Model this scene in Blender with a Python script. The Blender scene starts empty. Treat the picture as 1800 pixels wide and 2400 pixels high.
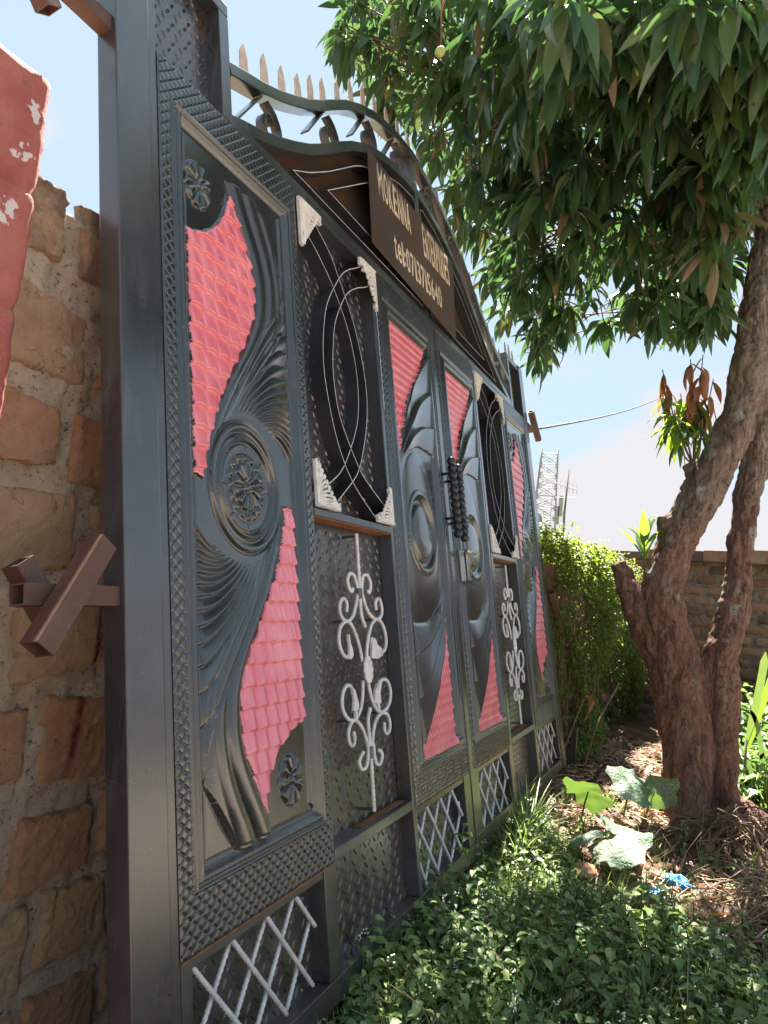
import bpy, bmesh, math, random
import numpy as np
from mathutils import Vector, Matrix, noise as mnoise

# ------------------------------------------------------------------ camera, sky, sun, exposure
scene = bpy.context.scene
COL = scene.collection
H = 1.15
cam_d = bpy.data.cameras.new('camera'); cam = bpy.data.objects.new('camera', cam_d); COL.objects.link(cam)
def _n(v): v = np.array(v, float); return v/np.linalg.norm(v)
_X = _n([774, 229, 1682.]); _Z = np.array([2070, -19351, 1682.]); _Z = _n(_Z/np.linalg.norm(_Z)-_X*(_X@_Z)/np.linalg.norm(_Z)); _Y = np.cross(_Z, _X)
_R = np.array([_X, _Y, _Z])                       # camera axes (x right, y down, z forward) to world
_cx, _cy, _cz = _R@[1, 0, 0], _R@[0, -1, 0], _R@[0, 0, -1]
cam.matrix_world = Matrix(((_cx[0], _cy[0], _cz[0], 0), (_cx[1], _cy[1], _cz[1], 0), (_cx[2], _cy[2], _cz[2], H), (0, 0, 0, 1)))
cam_d.sensor_fit = 'HORIZONTAL'; cam_d.sensor_width = 36; cam_d.lens = 36*1682/1800
cam_d.clip_start = 0.05; cam_d.clip_end = 2000
scene.camera = cam

SUN = Vector((0.46, 0.20, 0.86)).normalized()
sun_el = math.asin(SUN.z); sun_az = math.atan2(SUN.x, SUN.y)
world = bpy.data.worlds.new('World'); scene.world = world; world.use_nodes = True
nt = world.node_tree; nt.nodes.clear()
def wn(t, **k):
    n = nt.nodes.new(t)
    for a, b in k.items(): setattr(n, a, b)
    return n
sky = wn('ShaderNodeTexSky', sky_type='NISHITA', sun_disc=False, sun_elevation=sun_el, sun_rotation=sun_az, altitude=1200, air_density=1.0, dust_density=1.2, ozone_density=1.0)
tc = wn('ShaderNodeTexCoord'); mp = wn('ShaderNodeMapping'); mp.inputs['Scale'].default_value = (1, 1, 2.2)
nz = wn('ShaderNodeTexNoise'); nz.inputs['Scale'].default_value = 3.2; nz.inputs['Detail'].default_value = 9; nz.inputs['Roughness'].default_value = .52; nz.inputs['Distortion'].default_value = .3
sep = wn('ShaderNodeSeparateXYZ')
hr = wn('ShaderNodeMapRange'); hr.inputs['From Min'].default_value = 0.0; hr.inputs['From Max'].default_value = .75; hr.inputs['To Min'].default_value = .20; hr.inputs['To Max'].default_value = -.22
ad = wn('ShaderNodeMath', operation='ADD'); cr = wn('ShaderNodeMapRange', interpolation_type='SMOOTHSTEP'); cr.inputs['From Min'].default_value = .52; cr.inputs['From Max'].default_value = .66
mx = wn('ShaderNodeMix', data_type='RGBA'); mx.inputs['B'].default_value = (2.12, 2.10, 2.2, 1)
pale = wn('ShaderNodeMix', data_type='RGBA'); pale.inputs['Factor'].default_value = .93; pale.inputs['B'].default_value = (1.55, 1.98, 2.38, 1)
bg = wn('ShaderNodeBackground'); bg.inputs['Strength'].default_value = .065; wo = wn('ShaderNodeOutputWorld')
L = nt.links.new
L(tc.outputs['Generated'], mp.inputs[0]); L(mp.outputs[0], nz.inputs['Vector']); L(tc.outputs['Generated'], sep.inputs[0]); L(sep.outputs['Z'], hr.inputs['Value'])
L(nz.outputs['Fac'], ad.inputs[0]); L(hr.outputs[0], ad.inputs[1]); L(ad.outputs[0], cr.inputs['Value'])
L(sky.outputs[0], pale.inputs['A']); L(pale.outputs['Result'], mx.inputs['A']); L(cr.outputs[0], mx.inputs['Factor']); L(mx.outputs['Result'], bg.inputs['Color']); L(bg.outputs[0], wo.inputs[0])
sd = bpy.data.lights.new('sun', 'SUN'); sd.energy = 4.9; sd.angle = math.radians(.53); sd.color = (1, .94, .84)
so = bpy.data.objects.new('sun', sd); COL.objects.link(so); so.rotation_euler = SUN.to_track_quat('Z', 'Y').to_euler(); so.location = (3, 2, 8)
scene.view_settings.view_transform = 'Standard'; scene.view_settings.look = 'None'; scene.view_settings.exposure = 2.66; scene.view_settings.gamma = 1
scene.cycles.max_bounces = 8; scene.cycles.transparent_max_bounces = 8; scene.cycles.diffuse_bounces = 4; scene.cycles.glossy_bounces = 3

rnd = random.Random(11); rng = np.random.RandomState(11)

# ------------------------------------------------------------------ materials
class NM:
    def __init__(s, name):
        s.m = bpy.data.materials.new(name); s.m.use_nodes = True; s.t = s.m.node_tree; s.b = s.t.nodes['Principled BSDF']; s.o = s.t.nodes['Material Output']
    def n(s, t, ins=None, **k):
        x = s.t.nodes.new(t)
        for a, b in k.items(): setattr(x, a, b)
        for a, b in (ins or {}).items():
            if isinstance(b, bpy.types.NodeSocket): s.t.links.new(b, x.inputs[a])
            else: x.inputs[a].default_value = b
        return x
    def l(s, a, b): s.t.links.new(a, b)
    def noise(s, scale, detail=5, rough=.55, vec=None, dist=0):
        i = {'Scale': scale, 'Detail': detail, 'Roughness': rough, 'Distortion': dist}
        if vec is not None: i['Vector'] = vec
        return s.n('ShaderNodeTexNoise', i).outputs['Fac']
    def obj(s): return s.n('ShaderNodeTexCoord').outputs['Object']
    def gen_pos(s): return s.n('ShaderNodeNewGeometry').outputs['Position']
    def ramp(s, fac, stops):
        r = s.n('ShaderNodeValToRGB', {'Fac': fac}); e = r.color_ramp.elements
        while len(e) < len(stops): e.new(.5)
        for x, (p, c) in zip(e, stops): x.position = p; x.color = (*c, 1) if len(c) == 3 else c
        return r.outputs['Color']
    def mix(s, f, a, b, mode='MIX'):
        x = s.n('ShaderNodeMix', data_type='RGBA', blend_type=mode)
        for k, v in (('Factor', f), ('A', a), ('B', b)):
            if isinstance(v, bpy.types.NodeSocket): s.t.links.new(v, x.inputs[k])
            else: x.inputs[k].default_value = v if k == 'Factor' else (*v, 1)
        return x.outputs['Result']
    def mr(s, v, a, b, c=0., d=1.): return s.n('ShaderNodeMapRange', {'Value': v, 'From Min': a, 'From Max': b, 'To Min': c, 'To Max': d}).outputs[0]
    def bump(s, h, st=.3, dist=.01, nrm=None):
        i = {'Height': h, 'Strength': st, 'Distance': dist}
        if nrm is not None: i['Normal'] = nrm
        return s.n('ShaderNodeBump', i).outputs[0]
    def set(s, **k):
        for a, v in k.items():
            a = a.replace('_', ' ')
            if isinstance(v, bpy.types.NodeSocket): s.l(v, s.b.inputs[a])
            else: s.b.inputs[a].default_value = (*v, 1) if isinstance(v, tuple) and len(v) == 3 else v
        return s

def mat_gate(name, base, dust, rough, rust=0., coat=.25):
    a = NM(name); v = a.gen_pos()
    big = a.noise(2.6, 6, .6, v); fine = a.noise(90, 4, .6, v); st = a.noise(7, 5, .7, a.n('ShaderNodeMapping', {'Vector': v, 'Scale': (3, 3, .35)}).outputs[0])
    c = a.mix(a.mr(big, .38, .72), base, dust)
    c = a.mix(a.mr(st, .55, .78, 0, .45), c, tuple(min(1, x*1.9) for x in dust))
    pz = a.n('ShaderNodeSeparateXYZ', {'Vector': v}).outputs['Z']; c = a.mix(a.n('ShaderNodeMath', {0: a.mr(pz, .75, .05, 0, .8), 1: a.mr(a.noise(12, 7, .7, v), .4, .7)}, operation='MULTIPLY').outputs[0], c, (.13, .09, .065)); sc = a.noise(5, 6, .8, a.n('ShaderNodeMapping', {'Vector': v, 'Scale': (9, 9, .7), 'Rotation': (.3, .2, 0)}).outputs[0]); c = a.mix(a.mr(sc, .68, .72, 0, .5), c, (.22, .21, .2))
    if rust: c = a.mix(a.mr(a.noise(5, 8, .7, v), .62-rust*.3, .75-rust*.25, 0, .85), c, (.085, .036, .02))
    sp = a.mr(a.noise(140, 2, .5, v), .72, .76, 0, .35); c = a.mix(sp, c, (.3, .3, .3))
    a.set(Base_Color=c, Roughness=a.mr(big, .3, .7, rough-.07, rough+.1), Coat_Weight=coat, Coat_Roughness=.22, Normal=a.bump(fine, .12, .002))
    return a.m
M = {}
M['gate'] = mat_gate('gate_black_paint', (.024, .028, .032), (.062, .068, .073), .30, .0, .9)
M['sheet'] = mat_gate('embossed_sheet_paint', (.016, .019, .021), (.040, .045, .048), .22, 0, 1.)
M['plate'] = mat_gate('chequer_plate_paint', (.020, .022, .024), (.05, .049, .05), .28, .32, .8)
M['backing'] = mat_gate('rusty_backing_sheet', (.02, .023, .028), (.05, .042, .038), .42, .75, .1)
M['strip'] = mat_gate('flat_bar_paint', (.016, .019, .025), (.03, .034, .04), .4)
M['rust'] = mat_gate('rusty_bare_tube', (.075, .045, .036), (.17, .12, .105), .6, .75, 0)
M['signpl'] = mat_gate('sign_sheet', (.055, .043, .042), (.095, .066, .058), .5, .45, .1)
def simple(name, c1, c2, sc=20, rough=.6, bmp=.2, bd=.003, **k):
    a = NM(name); v = a.gen_pos(); f = a.noise(sc, 6, .6, v)
    a.set(Base_Color=a.mix(a.mr(f, .35, .68), c1, c2), Roughness=rough, Normal=a.bump(a.noise(sc*4, 4, .6, v), bmp, bd), **k); return a.m
M['edge'] = simple('pale_bar_edge', (.42, .40, .42), (.62, .6, .6), 60, .45)  # pale grey front edge of the flat bars
M['white'] = simple('white_gloss_paint', (.56, .54, .53), (.74, .72, .71), 45, .42, .3, .002)
M['cream'] = simple('cream_paint', (.56, .47, .36), (.72, .62, .5), 60, .6)
M['spike'] = simple('spike_primer', (.40, .31, .24), (.56, .47, .40), 40, .65)
M['handle'] = simple('handle_black', (.010, .014, .02), (.025, .034, .045), 50, .38)
M['rustline'] = simple('orange_rust', (.16, .06, .03), (.36, .15, .07), 60, .85)
M['steel'] = simple('bright_steel', (.30, .30, .31), (.5, .5, .5), 80, .35, Metallic=.6)
a = NM('pink_gloss_paint'); v = a.gen_pos()
a.set(Base_Color=a.mix(a.mr(a.noise(9, 5, .6, v), .35, .7), (.70, .135, .185), (.80, .24, .285)), Roughness=.22, Coat_Weight=.8, Coat_Roughness=.10); M['pink'] = a.m

a = NM('fired_clay_brick'); v = a.obj(); w = a.gen_pos(); oi = a.n('ShaderNodeObjectInfo')
c0 = a.ramp(oi.outputs['Random'], [(0, (.56, .24, .115)), (.25, (.66, .43, .23)), (.5, (.60, .30, .145)), (.75, (.52, .33, .21)), (1, (.70, .50, .29))])
c1 = a.mix(a.mr(a.noise(6, 7, .65, w), .42, .66, 0, .7), c0, (.50, .31, .20)); c1 = a.mix(a.mr(a.noise(17, 8, .7, w), .55, .72, 0, .75), c1, (.68, .50, .32))
c1 = a.mix(a.mr(a.noise(38, 6, .7, w), .60, .68, 0, .5), c1, (.16, .11, .08))
z = a.n('ShaderNodeSeparateXYZ', {'Vector': w}).outputs['Z']
c1 = a.mix(a.n('ShaderNodeMath', {0: a.mr(z, 1.45, 1.85), 1: a.mr(a.noise(13, 6, .7, w), .35, .6)}, operation='MULTIPLY').outputs[0], c1, (.10, .075, .06))
stx = a.n('ShaderNodeSeparateXYZ', {'Vector': w})
d = a.n('ShaderNodeMath', {0: stx.outputs['X'], 1: a.mr(z, .6, 1.25, 1.19, 1.262)}, operation='SUBTRACT').outputs[0]; d = a.n('ShaderNodeMath', {0: d}, operation='ABSOLUTE').outputs[0]
c1 = a.mix(a.mr(a.noise(30, 6, .7, w), .35, .65, .06, .30), c1, (.76, .56, .40)); sm = a.mr(d, .004, .017, 1, 0); sm = a.n('ShaderNodeMath', {0: sm, 1: a.mr(z, .62, .68)}, operation='MULTIPLY').outputs[0]; sm = a.n('ShaderNodeMath', {0: sm, 1: a.mr(z, 1.2, 1.3, 1, 0)}, operation='MULTIPLY').outputs[0]
sm = a.n('ShaderNodeMath', {0: sm, 1: a.mr(a.noise(22, 4, .6, w), .3, .55, .35, 1)}, operation='MULTIPLY').outputs[0]; sm = a.n('ShaderNodeMath', {0: sm, 1: a.mr(stx.outputs['X'], 3, 3.2, 1, 0)}, operation='MULTIPLY').outputs[0]
c1 = a.mix(sm, c1, (.26, .012, .03))
def crack(mt, vec, sc, wd, dist=1.2):
    n = mt.noise(sc, 5, .6, vec, dist); d = mt.n('ShaderNodeMath', {0: n, 1: .5}, operation='SUBTRACT').outputs[0]; d = mt.n('ShaderNodeMath', {0: d}, operation='ABSOLUTE').outputs[0]
    return mt.mr(d, 0, wd, 1, 0)
ck = a.n('ShaderNodeMath', {0: crack(a, w, 7, .010), 1: a.mr(a.noise(9, 4, .6, w), .50, .60)}, operation='MULTIPLY').outputs[0]; c1 = a.mix(a.n('ShaderNodeMath', {0: ck, 1: .75}, operation='MULTIPLY').outputs[0], c1, (.09, .06, .045))
nb = a.bump(a.noise(70, 9, .8, w), 1, .010); nb = a.bump(a.noise(16, 8, .75, w), .8, .025, nb)
a.set(Base_Color=c1, Roughness=.92, Normal=nb); M['brick'] = a.m; RS = sm
a = NM('old_dark_brick'); w = a.gen_pos(); oi = a.n('ShaderNodeObjectInfo').outputs['Random']
c = a.ramp(oi, [(0, (.10, .065, .055)), (.3, (.26, .13, .085)), (.6, (.33, .17, .11)), (.85, (.22, .14, .10)), (1, (.40, .24, .15))]); c = a.mix(a.mr(a.noise(8, 8, .7, w), .5, .65, 0, .75), c, (.06, .045, .04))
a.set(Base_Color=c, Roughness=.93, Normal=a.bump(a.noise(40, 8, .75, w), .8, .02)); M['oldbrick'] = a.m
M['oldmortar'] = simple('old_mortar', (.12, .09, .07), (.28, .22, .17), 18, .95, .8, .02)
a = NM('rough_mortar'); w = a.gen_pos()
c = a.ramp(a.noise(11, 9, .75, w), [(.24, (.30, .235, .17)), (.44, (.62, .50, .38)), (.70, (.78, .69, .56))])
c = a.mix(a.mr(a.noise(130, 4, .8, w), .55, .66, 0, .7), c, (.55, .5, .45)); c = a.mix(a.mr(a.noise(75, 5, .8, w), .56, .64, 0, .9), c, (.045, .035, .03))
nb = a.bump(a.noise(120, 8, .85, w), .8, .009); nb = a.bump(a.noise(28, 8, .8, w), .7, .018, nb)
a.set(Base_Color=c, Roughness=.95, Normal=nb); M['mortar'] = a.m
a = NM('pink_painted_masonry'); w = a.gen_pos()
c = a.mix(a.mr(a.noise(7, 8, .65, w), .38, .66), (.33, .085, .072), (.46, .165, .14)); c = a.mix(a.mr(a.noise(24, 9, .75, w), .58, .68, 0, .75), c, (.15, .05, .042))
sxyz = a.n('ShaderNodeSeparateXYZ', {'Vector': w})
def blot(mt, cx, cz, r, cc, base):
    vx = mt.n('ShaderNodeVectorMath', {0: w, 1: (cx, 1.1, cz)}, operation='DISTANCE').outputs['Value']
    vx = mt.n('ShaderNodeMath', {0: vx, 1: mt.mr(mt.noise(60, 3, .5, w), .2, .8, -.018, .018)}, operation='ADD').outputs[0]
    return mt.mix(mt.mr(vx, r, r+.003, 1, 0), base, cc)
for bx, bz, br in ((.774, 1.872, .008), (.776, 1.860, .006), (.766, 1.79, .008), (.757, 1.784, .006), (.757, 1.69, .009), (.747, 1.672, .008)): c = blot(a, bx, bz, br, (.62, .55, .55), c)
nb = a.bump(a.noise(16, 9, .7, w), .7, .02); nb = a.bump(a.noise(90, 6, .7, w), .5, .006, nb)
a.set(Base_Color=c, Roughness=.8, Normal=nb); M['pillar'] = a.m

a = NM('mango_bark'); w = a.gen_pos(); g = a.n('ShaderNodeMapping', {'Vector': w, 'Scale': (1, 1, .35)}).outputs[0]
z = a.n('ShaderNodeSeparateXYZ', {'Vector': w}).outputs['Z']
bl = a.n('ShaderNodeMath', {0: z, 1: a.mr(a.noise(3, 4, .6, w), .3, .7, -.55, .55)}, operation='ADD').outputs[0]
red = a.ramp(a.noise(9, 9, .75, g), [(.28, (.14, .068, .048)), (.5, (.34, .17, .115)), (.72, (.52, .34, .25))])
gry = a.ramp(a.noise(11, 9, .75, g), [(.28, (.15, .12, .10)), (.5, (.35, .29, .24)), (.72, (.55, .50, .45))])
c = a.mix(a.mr(bl, 1.15, 1.9, .03, .8), red, gry)
fis = crack(a, g, 13, .022); c = a.mix(a.n('ShaderNodeMath', {0: fis, 1: .7}, operation='MULTIPLY').outputs[0], c, (.055, .032, .024))
vo = a.n('ShaderNodeTexVoronoi', {'Vector': w, 'Scale': 9.}); lic = a.n('ShaderNodeMath', {0: a.mr(vo.outputs['Distance'], .26, .36, 1, 0), 1: a.mr(a.noise(4, 3, .5, w), .47, .53)}, operation='MULTIPLY').outputs[0]
lic = a.n('ShaderNodeMath', {0: lic, 1: a.mr(a.noise(45, 4, .6, w), .40, .44)}, operation='MULTIPLY').outputs[0]
c = a.mix(a.n('ShaderNodeMath', {0: lic, 1: a.mr(bl, .7, 1.3, .15, .8)}, operation='MULTIPLY').outputs[0], c, (.50, .52, .46)); c = a.mix(a.mr(a.noise(60, 6, .7, w), .58, .68, 0, .7), c, (.05, .03, .025)); c = a.mix(a.mr(a.noise(33, 7, .7, w), .60, .70, 0, .6), c, (.55, .46, .40))
cv = a.n('ShaderNodeTexVoronoi', {'Vector': a.n('ShaderNodeMapping', {'Vector': w, 'Scale': (1, 1, .45)}).outputs[0], 'Scale': 34.}, feature='DISTANCE_TO_EDGE').outputs['Distance']
c = a.mix(a.mr(cv, 0, .05, .25, 0), c, (.06, .035, .025))
nb = a.bump(fis, .9, -.014); nb = a.bump(a.noise(90, 9, .85, g), 1, .025, nb); nb = a.bump(a.noise(14, 8, .75, g), 1, .05, nb)
a.set(Base_Color=c, Roughness=.9, Normal=nb); M['bark'] = a.m
def leafmat(name, stops, trans=.4, rough=.38, tcol=(.42, .55, .05), objr=False, vein=True, bmp=.25):
    a = NM(name); w = a.gen_pos()
    r = a.n('ShaderNodeNewGeometry').outputs['Random Per Island'] if not objr else a.n('ShaderNodeObjectInfo').outputs['Random']
    c = a.ramp(r, stops); c = a.mix(a.mr(a.noise(16, 5, .6, w), .4, .75, 0, .45), c, tuple(x*.45 for x in stops[0][1]))
    a.set(Base_Color=c, Roughness=rough, Normal=a.bump(a.noise(50, 3, .5, w), bmp, .004), Specular_IOR_Level=.5)
    tr = a.n('ShaderNodeBsdfTranslucent', {'Color': a.mix(.55, c, tcol)})
    ms = a.n('ShaderNodeMixShader', {0: trans, 1: a.b.outputs[0], 2: tr.outputs[0]}); a.l(ms.outputs[0], a.o.inputs[0]); return a.m
mg = [(0, (.026, .070, .040)), (.35, (.044, .105, .052)), (.7, (.075, .14, .055)), (.93, (.09, .12, .04)), (.97, (.24, .15, .09)), (1, (.26, .16, .10))]
M['leaf'] = leafmat('mango_leaf', mg, .28, .28, (.20, .40, .09)); M['leafo'] = leafmat('mango_leaf_single', mg, .28, .28, (.20, .40, .09), objr=True)
M['leafyoung'] = leafmat('young_mango_leaf', [(0, (.06, .15, .03)), (1, (.12, .22, .05))], .5, .4, (.5, .7, .05))
M['leafdry'] = leafmat('withered_leaf', [(0, (.20, .085, .045)), (1, (.34, .16, .08))], .3, .6, (.6, .3, .12))
M['weed'] = leafmat('weed_leaf', [(0, (.07, .14, .05)), (.4, (.12, .21, .07)), (.75, (.21, .31, .10)), (.93, (.32, .38, .14)), (1, (.42, .30, .15))], .3, .45, (.3, .5, .08))
M['weed2'] = leafmat('pale_weed_leaf', [(0, (.13, .20, .06)), (.5, (.20, .29, .09)), (.9, (.30, .38, .13)), (1, (.40, .34, .17))], .3, .45, (.4, .55, .08))
M['grass'] = leafmat('grass_blade', [(0, (.09, .16, .05)), (.6, (.16, .25, .07)), (.9, (.14, .2, .06)), (1, (.3, .27, .12))], .35, .45, (.4, .55, .1))
M['hedgeleaf'] = leafmat('hedge_leaf', [(0, (.030, .075, .022)), (.5, (.06, .125, .03)), (.85, (.12, .19, .04)), (.95, (.20, .21, .05)), (1, (.24, .12, .06))], .38, .42, (.48, .6, .06))
M['straw'] = leafmat('dry_straw', [(0, (.22, .14, .08)), (.5, (.36, .25, .16)), (1, (.52, .41, .29))], .1, .75, (.5, .4, .2))
M['dead'] = leafmat('dead_leaf', [(0, (.10, .055, .035)), (.5, (.22, .12, .08)), (1, (.42, .27, .18))], .15, .7, (.5, .3, .12))
M['flower'] = simple('weed_flower', (.6, .6, .52), (.75, .72, .62), 30, .7)
M['stem'] = simple('green_stem', (.08, .12, .04), (.15, .15, .07), 30, .6)
M['twig'] = simple('brown_twig', (.09, .06, .04), (.2, .14, .1), 30, .8)
M['bag'] = simple('blue_plastic', (.02, .22, .62), (.06, .36, .78), 14, .25, .5, .01)
M['shard'] = simple('clay_shard', (.42, .17, .1), (.5, .24, .15), 14, .8)
M['galv'] = simple('galvanised_mast', (.28, .25, .25), (.42, .37, .37), 5, .6)
M['wire'] = simple('black_cable', (.03, .03, .03), (.05, .05, .05), 5, .6)
M['mango'] = simple('unripe_mango', (.36, .42, .10), (.45, .48, .14), 30, .4, .05, .001)
a = NM('pumpkin_leaf'); w = a.gen_pos(); o = a.obj(); vo = a.n('ShaderNodeTexVoronoi', {'Vector': o, 'Scale': 55.}, feature='DISTANCE_TO_EDGE').outputs['Distance']
m1 = a.mr(a.noise(5, 3, .5, w), .42, .6); c = a.mix(m1, (.07, .15, .07), (.27, .33, .24)); c = a.mix(a.n('ShaderNodeMath', {0: a.mr(vo, .0, .10, 1, 0), 1: m1}, operation='MULTIPLY').outputs[0], c, (.06, .13, .06))
a.set(Base_Color=c, Roughness=.6, Normal=a.bump(vo, .6, .01)); tr = a.n('ShaderNodeBsdfTranslucent', {'Color': (.35, .6, .08, 1)}); ms = a.n('ShaderNodeMixShader', {0: .12, 1: a.b.outputs[0], 2: tr.outputs[0]}); a.l(ms.outputs[0], a.o.inputs[0]); M['pumpkin'] = a.m
a = NM('red_soil'); w = a.gen_pos()
c = a.ramp(a.noise(7, 9, .7, w), [(.3, (.07, .032, .02)), (.5, (.16, .075, .045)), (.72, (.28, .16, .10))]); c = a.mix(a.mr(a.noise(60, 5, .8, w), .55, .66, 0, .7), c, (.36, .25, .17))
sy = a.n('ShaderNodeSeparateXYZ', {'Vector': w}).outputs['Y']
c = a.mix(a.mr(sy, -.95, -1.5), c, a.mix(a.mr(a.noise(3, 7, .7, w), .35, .65), (.40, .31, .24), (.54, .45, .37)))  # unseen ground out front, made paler to bounce sun onto gate and wall
c = a.mix(a.mr(a.n('ShaderNodeVectorMath', {0: w}, operation='LENGTH').outputs['Value'], 14, 30), c, (.07, .10, .04))
a.set(Base_Color=c, Roughness=.95, Normal=a.bump(a.noise(45, 8, .8, w), 1, .03)); M['soil'] = a.m

# ------------------------------------------------------------------ mesh helpers
def link(me, name, parent=None, mats=(), smooth=None, label=None, cat=None, group=None, kind=None, loc=None):
    me.name = name; o = bpy.data.objects.new(name, me); COL.objects.link(o)
    for m in mats:
        if m.name not in [x.name for x in me.materials if x]: me.materials.append(m)
    if smooth: me.polygons.foreach_set('use_smooth', [True]*len(me.polygons))
    if parent: o.parent = parent
    if loc: o.location = loc
    tag(o, label, cat, group, kind); return o
def tag(o, label=None, cat=None, group=None, kind=None):
    if label: o['label'] = label
    if cat: o['category'] = cat
    if group: o['group'] = group
    if kind: o['kind'] = kind
    return o
def empty(name, loc, label, cat, group=None, rot=(0, 0, 0)):
    o = bpy.data.objects.new(name, None); COL.objects.link(o); o.location = loc; o.rotation_euler = rot; o.empty_display_size = .1
    return tag(o, label, cat, group)
def mk(V, F, mi=None):
    """mesh from vertex array and list/array of faces (all quads, all tris, or mixed list)"""
    me = bpy.data.meshes.new('m'); V = np.asarray(V, np.float32)
    if isinstance(F, np.ndarray):
        k = F.shape[1]; n = len(F); me.vertices.add(len(V)); me.vertices.foreach_set('co', V.ravel())
        me.loops.add(n*k); me.loops.foreach_set('vertex_index', F.astype(np.int32).ravel())
        me.polygons.add(n); me.polygons.foreach_set('loop_start', np.arange(0, n*k, k, dtype=np.int32)); me.polygons.foreach_set('loop_total', np.full(n, k, np.int32))
        if mi is not None: me.polygons.foreach_set('material_index', np.asarray(mi, np.int32))
        me.update(calc_edges=True); me.validate()
    else:
        me.from_pydata(V.tolist(), [], [tuple(f) for f in F])
        if mi is not None: me.polygons.foreach_set('material_index', list(mi))
        me.update()
    return me
class MB:
    def __init__(s): s.v = []; s.f = []; s.m = []
    def add(s, V, F, mi=0):
        b = len(s.v); s.v += [tuple(x) for x in V]; s.f += [tuple(i+b for i in f) for f in F]; s.m += [mi]*len(F) if isinstance(mi, int) else list(mi)
    def box(s, a, b, mi=0, bev=0):
        x0, y0, z0 = a; x1, y1, z1 = b
        s.add([(x0, y0, z0), (x1, y0, z0), (x1, y1, z0), (x0, y1, z0), (x0, y0, z1), (x1, y0, z1), (x1, y1, z1), (x0, y1, z1)],
              [(0, 3, 2, 1), (4, 5, 6, 7), (0, 1, 5, 4), (1, 2, 6, 5), (2, 3, 7, 6), (3, 0, 4, 7)], mi)
    def tube(s, pts, rad, n=8, mi=0, cap=True, twist=0):
        pts = [Vector(p) for p in pts]; R = rad if hasattr(rad, '__len__') else [rad]*len(pts); V = []; up = None
        for i, p in enumerate(pts):
            t = (pts[min(i+1, len(pts)-1)]-pts[max(i-1, 0)]).normalized()
            if up is None: up = Vector((0, 0, 1)) if abs(t.z) < .9 else Vector((1, 0, 0))
            x = (up-t*up.dot(t)).normalized(); y = t.cross(x); up = x
            for k in range(n):
                an = 2*math.pi*k/n+twist*i; V.append(p+(x*math.cos(an)+y*math.sin(an))*R[i])
        F = [(i*n+k, i*n+(k+1) % n, (i+1)*n+(k+1) % n, (i+1)*n+k) for i in range(len(pts)-1) for k in range(n)]
        if cap: F += [tuple(range(n-1, -1, -1)), tuple(range((len(pts)-1)*n, len(pts)*n))]
        s.add(V, F, mi)
    def ell(s, c, r, seg=8, ring=6, mi=0):
        V = [(c[0], c[1], c[2]+r[2])]; F = []
        for i in range(1, ring):
            for k in range(seg):
                a = math.pi*i/ring; b = 2*math.pi*k/seg; V.append((c[0]+r[0]*math.sin(a)*math.cos(b), c[1]+r[1]*math.sin(a)*math.sin(b), c[2]+r[2]*math.cos(a)))
        V.append((c[0], c[1], c[2]-r[2])); n = len(V)-1
        for k in range(seg):
            F.append((0, 1+k, 1+(k+1) % seg)); F.append((n, n-seg+(k+1) % seg, n-seg+k))
            for i in range(ring-2): F.append((1+i*seg+k, 1+(i+1)*seg+k, 1+(i+1)*seg+(k+1) % seg, 1+i*seg+(k+1) % seg))
        s.add(V, F, mi)
    def prism(s, poly, y0, y1, mi=0, front=None):
        """polygon in the x-z plane between depths y0 (front) and y1"""
        n = len(poly); V = [(p[0], y0, p[1]) for p in poly]+[(p[0], y1, p[1]) for p in poly]
        ar = sum(poly[i][0]*poly[(i+1) % n][1]-poly[(i+1) % n][0]*poly[i][1] for i in range(n))
        F = [tuple(range(n)), tuple(range(2*n-1, n-1, -1))]+[(i, i+n, (i+1) % n+n, (i+1) % n) for i in range(n)]
        if ar < 0: F = [f[::-1] for f in F]
        s.add(V, F, [mi if front is None else front]+[mi]*(n+1))
    def ribbon(s, pts, hw, y0, y1, mi=0, edge=None, closed=False):
        """flat bar following a polyline in the x-z plane: half width hw, from depth y0 (front) to y1"""
        P = [Vector((p[0], p[1])) for p in pts]; n = len(P); A = []; B = []
        for i, p in enumerate(P):
            a = P[(i-1) % n] if (closed or i > 0) else None; b = P[(i+1) % n] if (closed or i < n-1) else None
            d1 = (p-a).normalized() if a is not None else (b-p).normalized(); d2 = (b-p).normalized() if b is not None else d1
            t = (d1+d2).normalized(); q = Vector((-t.y, t.x)); k = 1/max(.35, q.dot(Vector((-d1.y, d1.x)))); h = hw[i] if hasattr(hw, '__len__') else hw
            A.append(p+q*h*k); B.append(p-q*h*k)
        V = []
        for a, b in zip(A, B): V += [(a.x, y0, a.y), (b.x, y0, b.y), (b.x, y1, b.y), (a.x, y1, a.y)]
        F = []; mm = []
        for i in range(n if closed else n-1):
            j = (i+1) % n
            for k in range(4):
                F.append((i*4+k, i*4+(k+1) % 4, j*4+(k+1) % 4, j*4+k)); mm.append(edge if (edge is not None and k == 0) else mi)
        if not closed: F += [(0, 3, 2, 1), ((n-1)*4, (n-1)*4+1, (n-1)*4+2, (n-1)*4+3)]; mm += [mi, mi]
        s.add(V, F, mm)
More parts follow.
